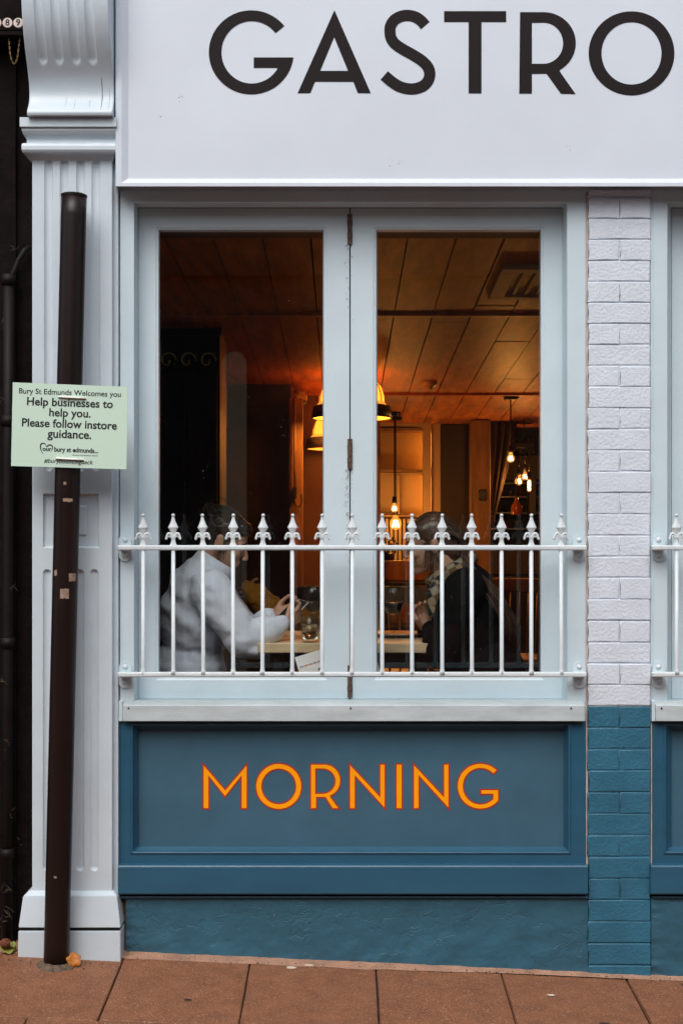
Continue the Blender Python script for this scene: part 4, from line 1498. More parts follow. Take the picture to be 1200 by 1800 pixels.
# booth bench and spindle chairs
bb = thing('booth_bench', 'dark wooden booth bench across the back of the room', 'bench', (P(740, 0, 4.9).x, 5.0, FLZ))
pbox('back_rest', 640, 985, 830, 1022, 4.9, 4.96, 'chair_wood', bb, 0.01)
pbox('top_rail', 638, 1022, 832, 1030, 4.87, 4.98, 'dark_panel', bb, 0.01)
a, b = P(640, 0, 4.9), P(830, 0, 4.9)
box('seat', a.x, b.x, 4.55, 4.96, FLZ, P(0, 1031, 4.9).z - 0.25, 'dark_panel', bb, 0.01)
box('back_board', a.x, b.x, 4.91, 4.95, FLZ, P(0, 1031, 4.9).z, 'chair_wood', bb)
plant = thing('house_plant', 'small dark potted plant on the bench rail beside the bulbs', 'plant', tuple(P(683, 1000, 5.0)))
q = P(683, 990, 5.05)
lathe('pot', [(0, 0), (0.035, 0), (0.045, 0.07), (0.04, 0.07), (0, 0.06)], q - Vector((0, 0, 0.0)), 'dark_panel', plant)
bm = bmesh.new()
for i in range(60):
    a_ = R.uniform(0, 6.28); e = R.uniform(0.1, 1.4); rr2 = R.uniform(0.03, 0.09)
    c = q + Vector((math.cos(a_) * math.cos(e), math.sin(a_) * math.cos(e), math.sin(e) + 0.6)) * rr2 + Vector((0, 0, 0.04))
    n1 = Vector((R.uniform(-1, 1), R.uniform(-1, 1), R.uniform(-1, 1))).normalized() * 0.016
    n2 = n1.orthogonal().normalized() * 0.008
    bm.faces.new([bm.verts.new(c + n1), bm.verts.new(c + n2), bm.verts.new(c - n1), bm.verts.new(c - n2)])
link('foliage', to_me(bm), 'leaf_dark', plant)['kind'] = 'stuff'

def chair(px, d, rz, label, m='chair_wood', group='wooden dining chairs'):
    c = P(px, 0, d)
    M_ = Matrix.Translation((c.x, d, FLZ)) @ Matrix.Rotation(rz, 4, 'Z')      # faces local +X
    t = thing('dining_chair', label, 'chair', (c.x, d, FLZ), group)
    def add(name, me, sm=False):
        me.transform(M_)
        link(name, me, m, t, smooth=sm)
    add('seat', box_me(-0.20, 0.21, -0.21, 0.21, 0.425, 0.455, 0.008))
    for sx in (-1, 1):
        for sy in (-1, 1):
            add('leg', tube_me([(sx * 0.17, sy * 0.17, 0.43), (sx * 0.20, sy * 0.20, 0.0)], [0.018, 0.013], 10), True)
    for sy in (-1, 1):
        add('back_post', tube_me([(-0.18, sy * 0.18, 0.45), (-0.24, sy * 0.19, 0.88)], [0.014, 0.013], 10), True)
    for i in range(6):
        y = -0.13 + 0.052 * i
        add('spindle', tube_me([(-0.185, y, 0.45), (-0.238, y * 1.05, 0.84)], [0.006, 0.006], 6), True)
    add('top_rail', box_me(-0.252, -0.228, -0.205, 0.205, 0.82, 0.90, 0.008))
    return t
chair(322, 0.62, 0.0, 'wooden chair under the woman in the grey jumper', 'dark_panel')
chair(868, 0.62, math.pi, 'dark wooden chair under the woman in the black coat', 'dark_panel')
chair(703, 2.3, math.radians(80), 'orange spindle-back chair behind the wine glass beyond the table')
chair(905, 3.3, math.radians(-110), 'wooden chair standing behind the long-haired woman')

# ------------------------------------------------------------------ table and things on it
TT = P(0, 1131, 0.36).z
ta, tb = P(453, 0, 0.36), P(774, 0, 0.36)
tbl = thing('dining_table', 'light oak dining table between the two seated women', 'table', ((ta.x + tb.x) / 2, 0.7, FLZ))
box('table_top', ta.x, tb.x, 0.36, 1.08, TT - 0.036, TT, 'light_oak', tbl, 0.003)
for xx in (ta.x + 0.05, tb.x - 0.09):
    for yy in (0.44, 0.96):
        box('leg', xx, xx + 0.045, yy, yy + 0.045, FLZ, TT - 0.0365, 'dark_panel', tbl, 0.004)
box('apron', ta.x + 0.10, tb.x - 0.10, 0.45, 0.47, TT - 0.10, TT - 0.0365, 'dark_panel', tbl)

def wine_glass(px, y, label, s=1.0):
    c = Vector(((px - 600) * S(y), y, TT))
    t = thing('wine_glass', label, 'wine glass', tuple(c), 'glasses of red wine on the table')
    k = s
    prof = [(0.034, 0.0), (0.034, 0.002), (0.012, 0.006), (0.005, 0.012), (0.004, 0.05), (0.0045, 0.085), (0.010, 0.095), (0.028, 0.112), (0.040, 0.135), (0.043, 0.155), (0.041, 0.18), (0.035, 0.215),
            (0.0342, 0.215), (0.0398, 0.18), (0.0418, 0.155), (0.0388, 0.135), (0.0268, 0.113), (0.0, 0.100)]
    lathe('glass_bowl', [(r * k, z * k) for r, z in prof], c, 'clear_glass', t, 28)
    lathe('red_wine', [(0.0, 0.1012), (0.026, 0.1138), (0.0382, 0.136), (0.0408, 0.150), (0.0, 0.150)] if k == 1 else [(0, 0.1012 * k), (0.026 * k, 0.1138 * k), (0.0382 * k, 0.136 * k), (0.0408 * k, 0.150 * k), (0, 0.150 * k)], c, 'wine', t, 28)
wine_glass(691, 0.50, 'glass of red wine in the right pane before the woman in black', 0.98)
wine_glass(550, 0.62, 'glass of red wine behind the water tumbler', 0.98)
wc = Vector(((545 - 600) * S(0.42), 0.425, TT))
wt = thing('water_tumbler', 'clear tumbler half full of water on the table edge', 'tumbler', tuple(wc))
lathe('glass_body', [(0.0, 0.001), (0.031, 0.001), (0.0385, 0.104), (0.0370, 0.104), (0.0298, 0.012), (0.0, 0.011)], wc, 'clear_glass', wt, 28)
lathe('water', [(0.0, 0.0115), (0.0297, 0.0125), (0.0342, 0.068), (0.0, 0.068)], wc, 'water', wt, 28)
# dark plate on the table
pc = Vector(((700 - 600) * S(0.7), 0.72, TT))
tag(lathe('dinner_plate', [(0, 0.002), (0.08, 0.002), (0.115, 0.014), (0.115, 0.017), (0.08, 0.006), (0, 0.005)], pc, 'steel', None, 32), 'dark plate on the table behind the right-hand wine glass', 'plate')
# menu leaning on the inner sill
mn = thing('menu_card', 'white printed menu card leaning on the inner sill at the mullion', 'menu', tuple(P(560, 1188, 0.16)))
MK = Matrix.Translation(P(585, 1171, 0.20)) @ Matrix.Rotation(math.radians(-17), 4, 'Y') @ Matrix.Rotation(math.radians(-12), 4, 'X')
def mcard(name, x0, x1, y0, y1, z0, z1, m):
    me = box_me(x0, x1, y0, y1, z0, z1)
    me.transform(MK)
    return link(name, me, m, mn)
mcard('card', -0.125, 0.16, 0, 0.003, -0.10, 0.072, 'menu_paper')
for i in range(8):
    mcard('print_line', -0.118 + i * 0.017, -0.103 + i * 0.017, -0.001, -0.0004, 0.028, 0.034, 'menu_pink' if i % 3 else 'menu_blue')
mcard('print_figure', -0.052, -0.044, -0.001, -0.0004, -0.03, -0.005, 'black_metal')
mcard('print_figure', -0.058, -0.040, -0.001, -0.0004, -0.036, -0.026, 'black_metal')
mcard('print_figure', -0.054, -0.046, -0.001, -0.0004, 0.0, 0.008, 'black_metal')

# ------------------------------------------------------------------ lamps
WARM = (1.0, 0.38, 0.07)
def point(loc, w, r=0.05, col=WARM, parent=None):
    l = bpy.data.lights.new('lamp_light', 'POINT')
    l.energy = w
    l.color = col
    l.shadow_soft_size = r
    o = bpy.data.objects.new('lamp_light', l)
    COL.objects.link(o)
    o.location = loc
    if parent is not None:
        o.parent = parent
        o.matrix_parent_inverse = parent.matrix_basis.inverted()
    return o

def dome(px, y_rim, d, rad, label, w):
    q = P(px, y_rim, d)
    t = thing('pendant_lamp', label, 'pendant lamp', tuple(q), 'dome pendant lamps')
    r = rad
    lathe('rim_band', [(r * 0.97, 0.0), (r, 0.001), (r * 0.96, r * 0.30), (r * 0.82, r * 0.34), (r * 0.80, r * 0.33), (r * 0.945, r * 0.28), (r * 0.98, 0.002)], q, 'pendant_grey', t, 40)
    sh = lathe('amber_dome', [(r * 0.81, r * 0.335), (r * 0.80, r * 0.55), (r * 0.73, r * 0.78), (r * 0.56, r * 0.97), (r * 0.30, r * 1.08), (r * 0.08, r * 1.11)], q, 'amber_shade', t, 40)
    lathe('inner_reflector', [(r * 0.955, r * 0.02), (r * 0.93, r * 0.26), (r * 0.74, r * 0.48), (r * 0.40, r * 0.62), (0.0, r * 0.66)], q, 'shade_inside', t, 40)
    for i in range(8):
        a_ = 2 * math.pi * i / 8 + 0.3
        pts = [(rr3 * 1.012 * math.cos(a_), rr3 * 1.012 * math.sin(a_), zz) for rr3, zz in ((r * 0.81, r * 0.335), (r * 0.80, r * 0.55), (r * 0.73, r * 0.78), (r * 0.56, r * 0.97), (r * 0.30, r * 1.08))]
        tube('rib', [Vector(p) + q for p in pts], 0.0035, 'pendant_grey', sh, 6)
    tube('cord', [q + Vector((0, 0, r * 1.06)), Vector((q.x, q.y, ceil_z(q.y)))], 0.006, 'black_metal', t, 8)
    point(q + Vector((0, 0, r * 0.2)), w, 0.06, WARM, t)
dome(618, 736, 3.8, 71 * S(3.8), 'dome pendant lamp with amber shade, the upper and nearer of two', 16)
dome(600, 790, 4.3, 63 * S(4.3), 'dome pendant lamp with amber shade, the lower and brighter of two', 3)

def bulb(px, py, d, r, label, w, shape='globe', top=None, rose=True):
    q = P(px, py, d)
    t = thing('bulb_pendant', label, 'bulb pendant', tuple(q), 'bare filament bulb pendants')
    if shape == 'tube':
        prof = [(0.0, -r * 2.6), (r * 0.6, -r * 2.5), (r * 0.85, -r * 2.0), (r * 0.85, r * 1.6), (r * 0.5, r * 2.2), (r * 0.45, r * 2.5)]
        ztop = r * 2.5
    else:
        prof = [(0.0, -r)] + [(r * math.cos(a_), r * math.sin(a_)) for a_ in [math.radians(-75 + 15 * i) for i in range(9)]] + [(r * 0.58, r * 0.95), (r * 0.42, r * 1.3), (r * 0.38, r * 1.5)]
        ztop = r * 1.5
    bl = lathe('bulb', prof, q, 'bulb_glow', t, 24)
    bm = bmesh.new()
    if shape == 'tube':
        bm_tube(bm, [q + Vector((0, 0, -r * 2.0)), q + Vector((0, 0, r * 1.7))], r * 0.5, 8)
    else:
        for i_ in range(6):
            a_ = i_ * math.pi / 3
            bm_tube(bm, [q + Vector((math.cos(a_) * r * 0.25, math.sin(a_) * r * 0.25, r * 0.6)), q + Vector((math.cos(a_ + .5) * r * 0.55, math.sin(a_ + .5) * r * 0.55, -r * 0.5))], r * 0.12, 6)
    link('filament', to_me(bm), 'filament', bl)
    lathe('socket', [(0, ztop + 0.05), (0.014, ztop + 0.048), (0.018, ztop + 0.02), (0.020, ztop - 0.004), (0, ztop - 0.004)], q, 'black_metal', t, 16)
    zt_ = top if top is not None else ceil_z(d)
    tube('cord', [q + Vector((0, 0, ztop + 0.045)), Vector((q.x, q.y, zt_))], 0.0048, 'black_metal', t, 8)
    if rose:
        box('ceiling_rose', q.x - 0.045, q.x + 0.045, q.y - 0.045, q.y + 0.045, zt_ - 0.025, zt_, 'black_metal', t, 0.004)
    point(q, w, r, WARM, t) if w else None
    return t
bulb(693, 894, 5.5, 6.5 * S(5.5), 'small filament bulb on the long black cord before the shelf unit', 6)
bulb(695, 921, 5.75, 10.5 * S(5.75), 'larger globe bulb hanging just below the small bulb by the shelf unit', 8)
bulb(897, 806, 4.7, 7 * S(4.7), 'highest of the bulbs on the right, on a square ceiling plate', 7)
tp = P(0, 788, 5.9).z
bulb(911, 846, 5.9, 7 * S(5.9), 'left globe of the bulb cluster beside the bar', 6, top=tp, rose=False)
bulb(922, 838, 6.0, 6 * S(6.0), 'middle globe of the bulb cluster beside the bar', 0, top=tp, rose=False)
bulb(929.5, 853, 5.85, 4.4 * S(5.85), 'slim tubular bulb of the cluster beside the bar', 4, shape='tube', top=tp, rose=False)
hr = thing('hanging_plate', 'dark ceiling plate with trailing greenery above the bulb cluster', 'ceiling plate', tuple(P(921, 788, 5.9)))
a, b = P(904, 788, 5.9), P(936, 780, 5.9)
box('plate', a.x, b.x, 5.8, 6.05, a.z, b.z, 'black_metal', hr, 0.004)
tube('chain', [P(920, 780, 5.9), Vector((P(920, 0, 5.9).x, 5.9, ceil_z(5.9)))], 0.005, 'black_metal', hr, 6)
bm = bmesh.new()
for i in range(140):
    c = P(R.uniform(902, 938), R.uniform(770, 796), 5.9 + R.uniform(-0.12, 0.12))
    n1 = Vector((R.uniform(-1, 1), R.uniform(-1, 1), R.uniform(-1, 1))).normalized() * 0.02
    n2 = n1.orthogonal().normalized() * 0.009
    bm.faces.new([bm.verts.new(c + n1), bm.verts.new(c + n2), bm.verts.new(c - n1), bm.verts.new(c - n2)])
link('greenery', to_me(bm), 'leaf_dark', hr)['kind'] = 'stuff'
bp_ = thing('bottle_pendant', 'amber glass bottle pendant hanging below the bulb cluster', 'pendant lamp', tuple(P(907, 905, 5.7)))
kq = S(5.7)
lathe('bottle_shade', [(9.5 * kq, 0), (9.8 * kq, 10 * kq), (8.5 * kq, 17 * kq), (4 * kq, 22 * kq), (3.2 * kq, 30 * kq), (0, 30 * kq)], P(907, 905, 5.7), 'amber_glass', bp_, 20)
tube('cord', [P(907, 876, 5.7), P(911, 788, 5.85)], 0.005, 'black_metal', bp_, 6)
# ceiling fittings
q = P(755, 668, 4.1)
lathe('smoke_detector', [(0, -0.05), (0.022, -0.05), (0.028, -0.03), (0.046, -0.026), (0.05, -0.005), (0.05, 0.004), (0, 0.004)], (q.x, 4.1, ceil_z(4.1)), 'plastic_cream', None, 24)
tag(bpy.data.objects['smoke_detector'], 'round cream smoke detector on the boarded ceiling', 'smoke detector')
ac = thing('ceiling_vent', 'square ceiling vent cassette at the right edge of the right pane', 'ceiling vent', (0.95, 1.35, ceil_z(1.3)))
def ceilbox(name, x0, x1, y0, y1, dz0, dz1, m, parent, bev=0.003):
    me = box_me(x0, x1, y0, y1, dz0, dz1, bev)
    for v in me.vertices:
        v.co.z += ceil_z(v.co.y)
    return link(name, me, m, parent)
vx0, vx1, vy0, vy1 = 0.68, 1.30, 1.02, 1.62
for (x0, x1, y0, y1) in ((vx0, vx1, vy0, vy0 + 0.07), (vx0, vx1, vy1 - 0.07, vy1), (vx0, vx0 + 0.07, vy0 + 0.0705, vy1 - 0.0705), (vx1 - 0.07, vx1, vy0 + 0.0705, vy1 - 0.0705)):
    ceilbox('frame', x0, x1, y0, y1, -0.022, 0.002, 'cabinet_white', ac, 0.004)
ceilbox('grille', vx0 + 0.07, vx1 - 0.07, vy0 + 0.07, vy1 - 0.07, -0.004, 0.002, 'cabinet_white', ac, 0)
for i in range(8):
    xx = vx0 + 0.10 + i * 0.055
    ceilbox('louvre', xx, xx + 0.018, vy0 + 0.09, vy1 - 0.09, -0.016, -0.0045, 'cabinet_white', ac, 0.002)

# ------------------------------------------------------------------ people
def head_parts(M_, s=0.96):
    T = lambda p: M_ @ (Vector(p) * s)
    eul = M_.to_euler()
    L = []
    def e(c, r):
        L.append(('s', T(c), tuple(x_ * s for x_ in r), eul))
    def cap(a, b, r0, r1):
        L.append(('c', T(a), T(b), r0 * s, r1 * s))
    e((-0.012, 0, 0.035), (0.096, 0.075, 0.085))
    e((0.032, 0, -0.028), (0.056, 0.058, 0.085))
    for y in (-1, 1):
        cap((-0.012, y * 0.045, -0.05), (0.055, y * 0.012, -0.097), 0.020, 0.017)
        e((0.058, y * 0.034, -0.026), (0.027, 0.024, 0.026))
        cap((0.078, y * 0.012, 0.020), (0.068, y * 0.045, 0.016), 0.011, 0.010)
        e((0.103, y * 0.009, -0.037), (0.010, 0.008, 0.008))
        e((0.072, y * 0.031, -0.001), (0.014, 0.016, 0.010))
        e((-0.012, y * 0.076, -0.010), (0.020, 0.008, 0.032))
        e((-0.016, y * 0.080, 0.006), (0.016, 0.006, 0.016))
    e((0.066, 0, -0.098), (0.020, 0.020, 0.018))
    cap((0.086, 0, 0.008), (0.109, 0, -0.030), 0.0085, 0.0105)
    cap((0.086, -0.014, -0.059), (0.086, 0.014, -0.059), 0.0075, 0.0075)
    cap((0.083, -0.012, -0.071), (0.083, 0.012, -0.071), 0.0085, 0.0085)
    return L
def face_bits(M_, parent, s=0.96, hair='hair_dark'):
    T = lambda p: M_ @ (Vector(p) * s)
    for y in (-1, 1):
        bm = bmesh.new()
        r = bmesh.ops.create_icosphere(bm, subdivisions=2, radius=0.0115 * s)
        bmesh.ops.translate(bm, vec=T((0.0765, y * 0.031, -0.001)), verts=bm.verts)
        ey = link('eye', to_me(bm), 'eye_white', parent, smooth=True)
        bm = bmesh.new()
        bmesh.ops.create_icosphere(bm, subdivisions=2, radius=0.0062 * s)
        bmesh.ops.translate(bm, vec=T((0.0835, y * 0.032, -0.002)), verts=bm.verts)
        link('iris', to_me(bm), 'black_metal', ey, smooth=True)
        tube('eyebrow', [T((0.089, y * 0.012, 0.019)), T((0.086, y * 0.030, 0.025)), T((0.074, y * 0.050, 0.019))], [0.002, 0.003, 0.0015], hair, parent, 6)
        tube('eyelash', [T((0.088, y * 0.020, 0.004)), T((0.0895, y * 0.031, 0.006)), T((0.081, y * 0.043, 0.002))], [0.0015, 0.002, 0.0012], hair, parent, 5)

def hand_parts(wrist, direction, back, side, curl=(0.3, 0.5, 0.4), s=1.0, spread=0.10):
    """palm + five fingers. direction: wrist to knuckles, back: out of the back of the hand, side: toward the thumb"""
    d = Vector(direction).normalized()
    b = Vector(back)
    b = (b - d * b.dot(d)).normalized()
    t = Vector(side)
    t = (t - d * t.dot(d) - b * t.dot(b)).normalized()
    w = Vector(wrist)
    L = [('c', w, w + d * 0.03 * s, 0.025 * s, 0.022 * s)]
    for k_ in (-1.5, -0.5, 0.5, 1.5):
        L.append(('c', w + d * 0.018 * s + t * k_ * 0.010 * s, w + d * 0.085 * s + t * k_ * 0.0185 * s, 0.014 * s, 0.0105 * s))
    lens_ = {1.5: (0.040, 0.025, 0.020), 0.5: (0.045, 0.028, 0.021), -0.5: (0.042, 0.026, 0.020), -1.5: (0.033, 0.020, 0.017)}
    for k_, sg_ in lens_.items():
        p = w + d * 0.088 * s + t * k_ * 0.0195 * s
        dd = (d + t * k_ * spread * 0.5).normalized()
        r = 0.0090 * s
        for i, L_ in enumerate(sg_):
            ang = curl[i]
            ax_ = t
            dd = (Matrix.Rotation(ang, 3, ax_) @ dd)
            if i == 0 and False:
                pass
            q_ = p + dd * L_ * s
            L.append(('c', p, q_, r, r * 0.9))
            p, r = q_, r * 0.9
    p = w + d * 0.028 * s + t * 0.022 * s
    dd = (d * 0.7 + t * 0.75 - b * 0.25).normalized()
    r = 0.0125 * s
    for L_, bend in ((0.038, 0.0), (0.030, 0.35), (0.024, 0.3)):
        dd = (dd + (d - t * 0.5) * bend).normalized()
        q_ = p + dd * L_ * s
        L.append(('c', p, q_, r, r * 0.85))
        p, r = q_, r * 0.85
    return L

def cloth_disp(amp, seed, sc=(14, 14, 22)):
    def f(co):
        return amp * (noise.noise((co.x * sc[0] + seed, co.y * sc[1], co.z * sc[2])) + 0.5 * noise.noise((co.x * sc[0] * 2.1, co.y * sc[1] * 2 + seed, co.z * sc[2] * 2)))
    return f

def person(label, loc):
    return thing('person', label, 'person', loc)

# --- woman in the grey jumper
w1 = person('person in a pale grey fleece jumper, dark hair up, leaning over a phone', (P(330, 0, 0.62).x, 0.62, FLZ))
H1 = Matrix.Translation(P(395, 951, 0.60)) @ Matrix.Rotation(math.radians(24), 4, 'Y')
wr1, el1, sh1 = P(497, 1097, 0.47), P(427, 1124, 0.42), P(370, 1038, 0.45)
wr2, el2, sh2 = P(476, 1083, 0.66), P(436, 1120, 0.78), P(374, 1038, 0.79)
body1 = head_parts(H1)
body1 += [('c', H1 @ Vector((-0.025, 0, -0.05)), P(366, 1012, 0.61), 0.054, 0.060),
          ('s', P(346, 1085, 0.62), (0.10, 0.14, 0.14)), ('s', P(336, 1180, 0.62), (0.12, 0.16, 0.14)), ('s', P(352, 1035, 0.62), (0.08, 0.15, 0.07)),
          ('c', sh1, el1, 0.045, 0.038), ('c', el1, wr1, 0.036, 0.024), ('c', sh2, el2, 0.045, 0.038), ('c', el2, wr2, 0.036, 0.024)]
body1 += hand_parts(wr1 + Vector((0.004, 0.01, 0.004)), (0.55, 0.55, 0.30), (0.45, -0.75, -0.3), (-0.2, 0.0, 1.0), curl=(0.5, 0.7, 0.5), s=0.92)
body1 += hand_parts(wr2, (0.80, -0.15, 0.22), (0.1, 0.7, -0.5), (0.0, -0.4, 0.9), curl=(-0.5, -0.8, -0.6), s=0.90)
hipz = FLZ + 0.54
for y in (0.53, 0.72):
    hp_, kn = Vector((P(330, 0, .62).x, y, hipz)), Vector((P(330, 0, .62).x + 0.42, y, hipz - 0.02))
    body1 += [('c', hp_, kn, 0.085, 0.06), ('c', kn, Vector((kn.x - 0.03, y, FLZ + 0.09)), 0.052, 0.038), ('c', Vector((kn.x - 0.05, y, FLZ + 0.04)), Vector((kn.x + 0.13, y, FLZ + 0.03)), 0.035, 0.025)]
b1 = link('body', blob(body1, 0.0038, 3), 'skin', w1)
face_bits(H1, b1)
j1 = [('s', P(343, 1090, 0.62), (0.145, 0.195, 0.19)), ('s', P(349, 1040, 0.62), (0.125, 0.185, 0.125)), ('s', P(331, 1180, 0.62), (0.150, 0.195, 0.15)), ('s', P(334, 1235, 0.62), (0.165, 0.205, 0.11)),
      ('s', P(356, 1008, 0.61), (0.085, 0.12, 0.075)),
      ('c', sh1, el1, 0.084, 0.072), ('c', el1, el1.lerp(wr1, 0.55), 0.072, 0.060), ('c', el1.lerp(wr1, 0.5), wr1 - (wr1 - el1).normalized() * 0.012, 0.062, 0.043),
      ('c', sh2, el2, 0.082, 0.068), ('c', el2, wr2 - (wr2 - el2).normalized() * 0.012, 0.066, 0.042),
      ('s', P(445, 1143, 0.42), (0.05, 0.055, 0.035))]
def fold1(co):
    a_ = cloth_disp(0.006, 3.0)(co)
    # sagging diagonal folds across the back and sleeve
    u = co.x * 0.75 + co.z * 1.0
    a_ += 0.0065 * math.sin(u * 55 + 3 * noise.noise(co * 6)) * max(0, noise.noise(co * 4 + Vector((3, 1, 0))) + 0.35)
    return a_
jm = link('jumper', blob(j1, 0.0075, 5, fold1), 'jumper', w1)
# stand collar
bm = bmesh.new()
cc = P(377, 990, 0.605)
nrm_ = (P(392, 968, 0.60) - P(372, 1000, 0.61)).normalized()
e1 = Vector((0, 1, 0))
e2 = nrm_.cross(e1).normalized()
ring_a = []
for i in range(32):
    a_ = 2 * math.pi * i / 32
    dirv = e1 * math.cos(a_) + e2 * math.sin(a_)
    ring_a.append((cc + dirv * 0.088 - nrm_ * 0.035, cc + dirv * 0.080 + nrm_ * 0.022, cc + dirv * 0.074 + nrm_ * 0.022, cc + dirv * 0.07 - nrm_ * 0.03))
vv = [[bm.verts.new(p) for p in r_] for r_ in ring_a]
for i in range(32):
    j = (i + 1) % 32
    for q_ in range(3):
        bm.faces.new((vv[i][q_], vv[j][q_], vv[j][q_ + 1], vv[i][q_ + 1]))
link('collar', to_me(bm), 'jumper', jm, smooth=True)
# trousers
tr_ = []
for y in (0.53, 0.72):
    hp_, kn = Vector((P(330, 0, .62).x, y, hipz)), Vector((P(330, 0, .62).x + 0.42, y, hipz - 0.02))
    tr_ += [('c', hp_, kn, 0.098, 0.072), ('c', kn, Vector((kn.x - 0.03, y, FLZ + 0.13)), 0.066, 0.055)]
tr_.append(('s', (P(330, 0, .62).x, 0.62, hipz + 0.02), (0.15, 0.2, 0.10)))
link('trousers', blob(tr_, 0.012, 3), 'trousers', w1)
# hair: pulled up with a loose knot and flyaway strands
def hair_cap(M_, s=0.96, extra=()):
    T = lambda p: M_ @ (Vector(p) * s)
    eul = M_.to_euler()
    L = [('s', T((-0.022, 0, 0.044)), (0.101 * s, 0.083 * s, 0.089 * s), eul), ('s', T((-0.055, 0, 0.0)), (0.066 * s, 0.070 * s, 0.075 * s), eul)]
    for c, r in extra:
        L.append(('s', T(c), tuple(v * s for v in r), eul))
    return L
def hdisp(co):
    return 0.0022 * noise.noise((co.x * 40, co.y * 160, co.z * 60)) + 0.002 * noise.noise((co.x * 20, co.y * 60, co.z * 25))
h1 = link('hair', blob(hair_cap(H1, extra=(((-0.085, 0, 0.062), (0.045, 0.045, 0.045)), ((-0.105, 0.01, 0.085), (0.034, 0.036, 0.034)), ((0.045, 0, 0.075), (0.045, 0.062, 0.035)))), 0.005, 2, hdisp), 'hair_dark', w1)
bm = bmesh.new()
for i in range(170):
    a0 = Vector((R.uniform(-0.03, 0.072), R.uniform(-0.078, 0.078), R.uniform(0.06, 0.115)))
    nn_ = Vector((a0.x + 0.022, a0.y * 1.2, a0.z - 0.044)).normalized()
    st = Vector((-0.022, 0, 0.044)) + Vector((nn_.x * 0.103, nn_.y * 0.085, nn_.z * 0.091))
    md_ = Vector((-0.06 + R.uniform(-0.02, 0.02), st.y * 0.8, st.z + R.uniform(-0.03, 0.02)))
    n2_ = Vector((md_.x + 0.022, md_.y, md_.z - 0.044)).normalized()
    md_ = Vector((-0.022, 0, 0.044)) + Vector((n2_.x * 0.105, n2_.y * 0.088, n2_.z * 0.094))
    en = Vector((-0.105 + R.uniform(-0.035, 0.03), R.uniform(-0.035, 0.035), 0.075 + R.uniform(-0.03, 0.045)))
    pts = catmull([H1 @ (p * 0.96) for p in (st, md_, en)], 4)
    bm_tube(bm, pts, [0.0016] * (len(pts) - 1) + [0.0005], 4)
for i in range(46):     # flyaway wisps
    st = Vector((R.uniform(-0.12, 0.0), R.uniform(-0.06, 0.06), R.uniform(0.03, 0.13)))
    en = st + Vector((R.uniform(-0.05, 0.02), R.uniform(-0.03, 0.03), R.uniform(-0.02, 0.05)))
    md_ = (st + en) / 2 + Vector((R.uniform(-0.015, 0.015), 0, R.uniform(0, 0.02)))
    bm_tube(bm, catmull([H1 @ (p * 0.96) for p in (st, md_, en)], 4), 0.0007, 4)
for i in range(22):     # loose strands before the ear and at the nape
    st = Vector((R.uniform(-0.02, 0.02), -0.078 + R.uniform(-.004, .004), R.uniform(0.0, 0.04)))
    en = st + Vector((R.uniform(-0.01, 0.03), 0.012, R.uniform(-0.10, -0.05)))
    bm_tube(bm, catmull([H1 @ (p * 0.96) for p in (st, (st + en) / 2 + Vector((R.uniform(-.01, .01), -0.006, 0)), en)], 4), 0.0008, 4)
link('loose_strands', to_me(bm), 'hair_dark', h1, smooth=True)['kind'] = 'stuff'
# phone in her hands
un = Vector((0.555, 0.60, 0.57)).normalized()
nn0 = Vector((-0.42, -0.85, 0.55))
nn0 = (nn0 - un * nn0.dot(un)).normalized()
vn = nn0.cross(un).normalized()
pcen = P(513, 1074, 0.56)
PM = Matrix((( un.x, vn.x, nn0.x, pcen.x), (un.y, vn.y, nn0.y, pcen.y), (un.z, vn.z, nn0.z, pcen.z), (0, 0, 0, 1)))
ph = thing('phone', 'phone in a pink case held by the person in grey', 'phone', tuple(pcen))
me = box_me(-0.070, 0.070, -0.034, 0.034, -0.0045, 0.0035, 0.003); me.transform(PM)
link('case', me, 'phone_back', ph)
me = box_me(-0.066, 0.066, -0.031, 0.031, 0.0037, 0.0043); me.transform(PM)
link('screen', me, 'phone_screen', ph)

# --- woman in the black coat
w2 = person('person in a black coat and plaid scarf with very long brown hair', (P(868, 0, 0.62).x, 0.62, FLZ))
H2 = Matrix.Translation(P(755, 957, 0.60)) @ Matrix.Rotation(math.pi, 4, 'Z') @ Matrix.Rotation(math.radians(9), 4, 'Y')
a1, a2, a3 = P(818, 1034, 0.44), P(770, 1142, 0.40), P(758, 1108, 0.50)
c1_, c2_, c3_ = P(812, 1034, 0.80), P(768, 1140, 0.82), P(752, 1110, 0.66)
body2 = head_parts(H2)
body2 += [('c', H2 @ Vector((-0.03, 0, -0.05)), P(806, 1024, 0.61), 0.052, 0.060),
          ('s', P(822, 1085, 0.62), (0.10, 0.14, 0.14)), ('s', P(850, 1180, 0.62), (0.12, 0.16, 0.14)), ('s', P(815, 1040, 0.62), (0.08, 0.15, 0.07)),
          ('c', a1, a2, 0.045, 0.038), ('c', a2, a3, 0.036, 0.024), ('c', c1_, c2_, 0.045, 0.038), ('c', c2_, c3_, 0.036, 0.024)]
body2 += hand_parts(a3, (-0.20, 0.25, 0.55), (-0.4, -0.9, 0.2), (0.6, 0.0, 0.5), curl=(0.7, 0.9, 0.6), s=0.86)
body2 += hand_parts(c3_, (-0.25, -0.25, 0.5), (-0.4, 0.9, 0.2), (0.6, 0.0, 0.5), curl=(-0.7, -0.9, -0.6), s=0.86)
hx = P(862, 0, .62).x
for y in (0.53, 0.72):
    hp_, kn = Vector((hx, y, hipz)), Vector((hx - 0.42, y, hipz - 0.02))
    body2 += [('c', hp_, kn, 0.085, 0.06), ('c', kn, Vector((kn.x + 0.03, y, FLZ + 0.09)), 0.052, 0.038), ('c', Vector((kn.x + 0.05, y, FLZ + 0.04)), Vector((kn.x - 0.13, y, FLZ + 0.03)), 0.035, 0.025)]
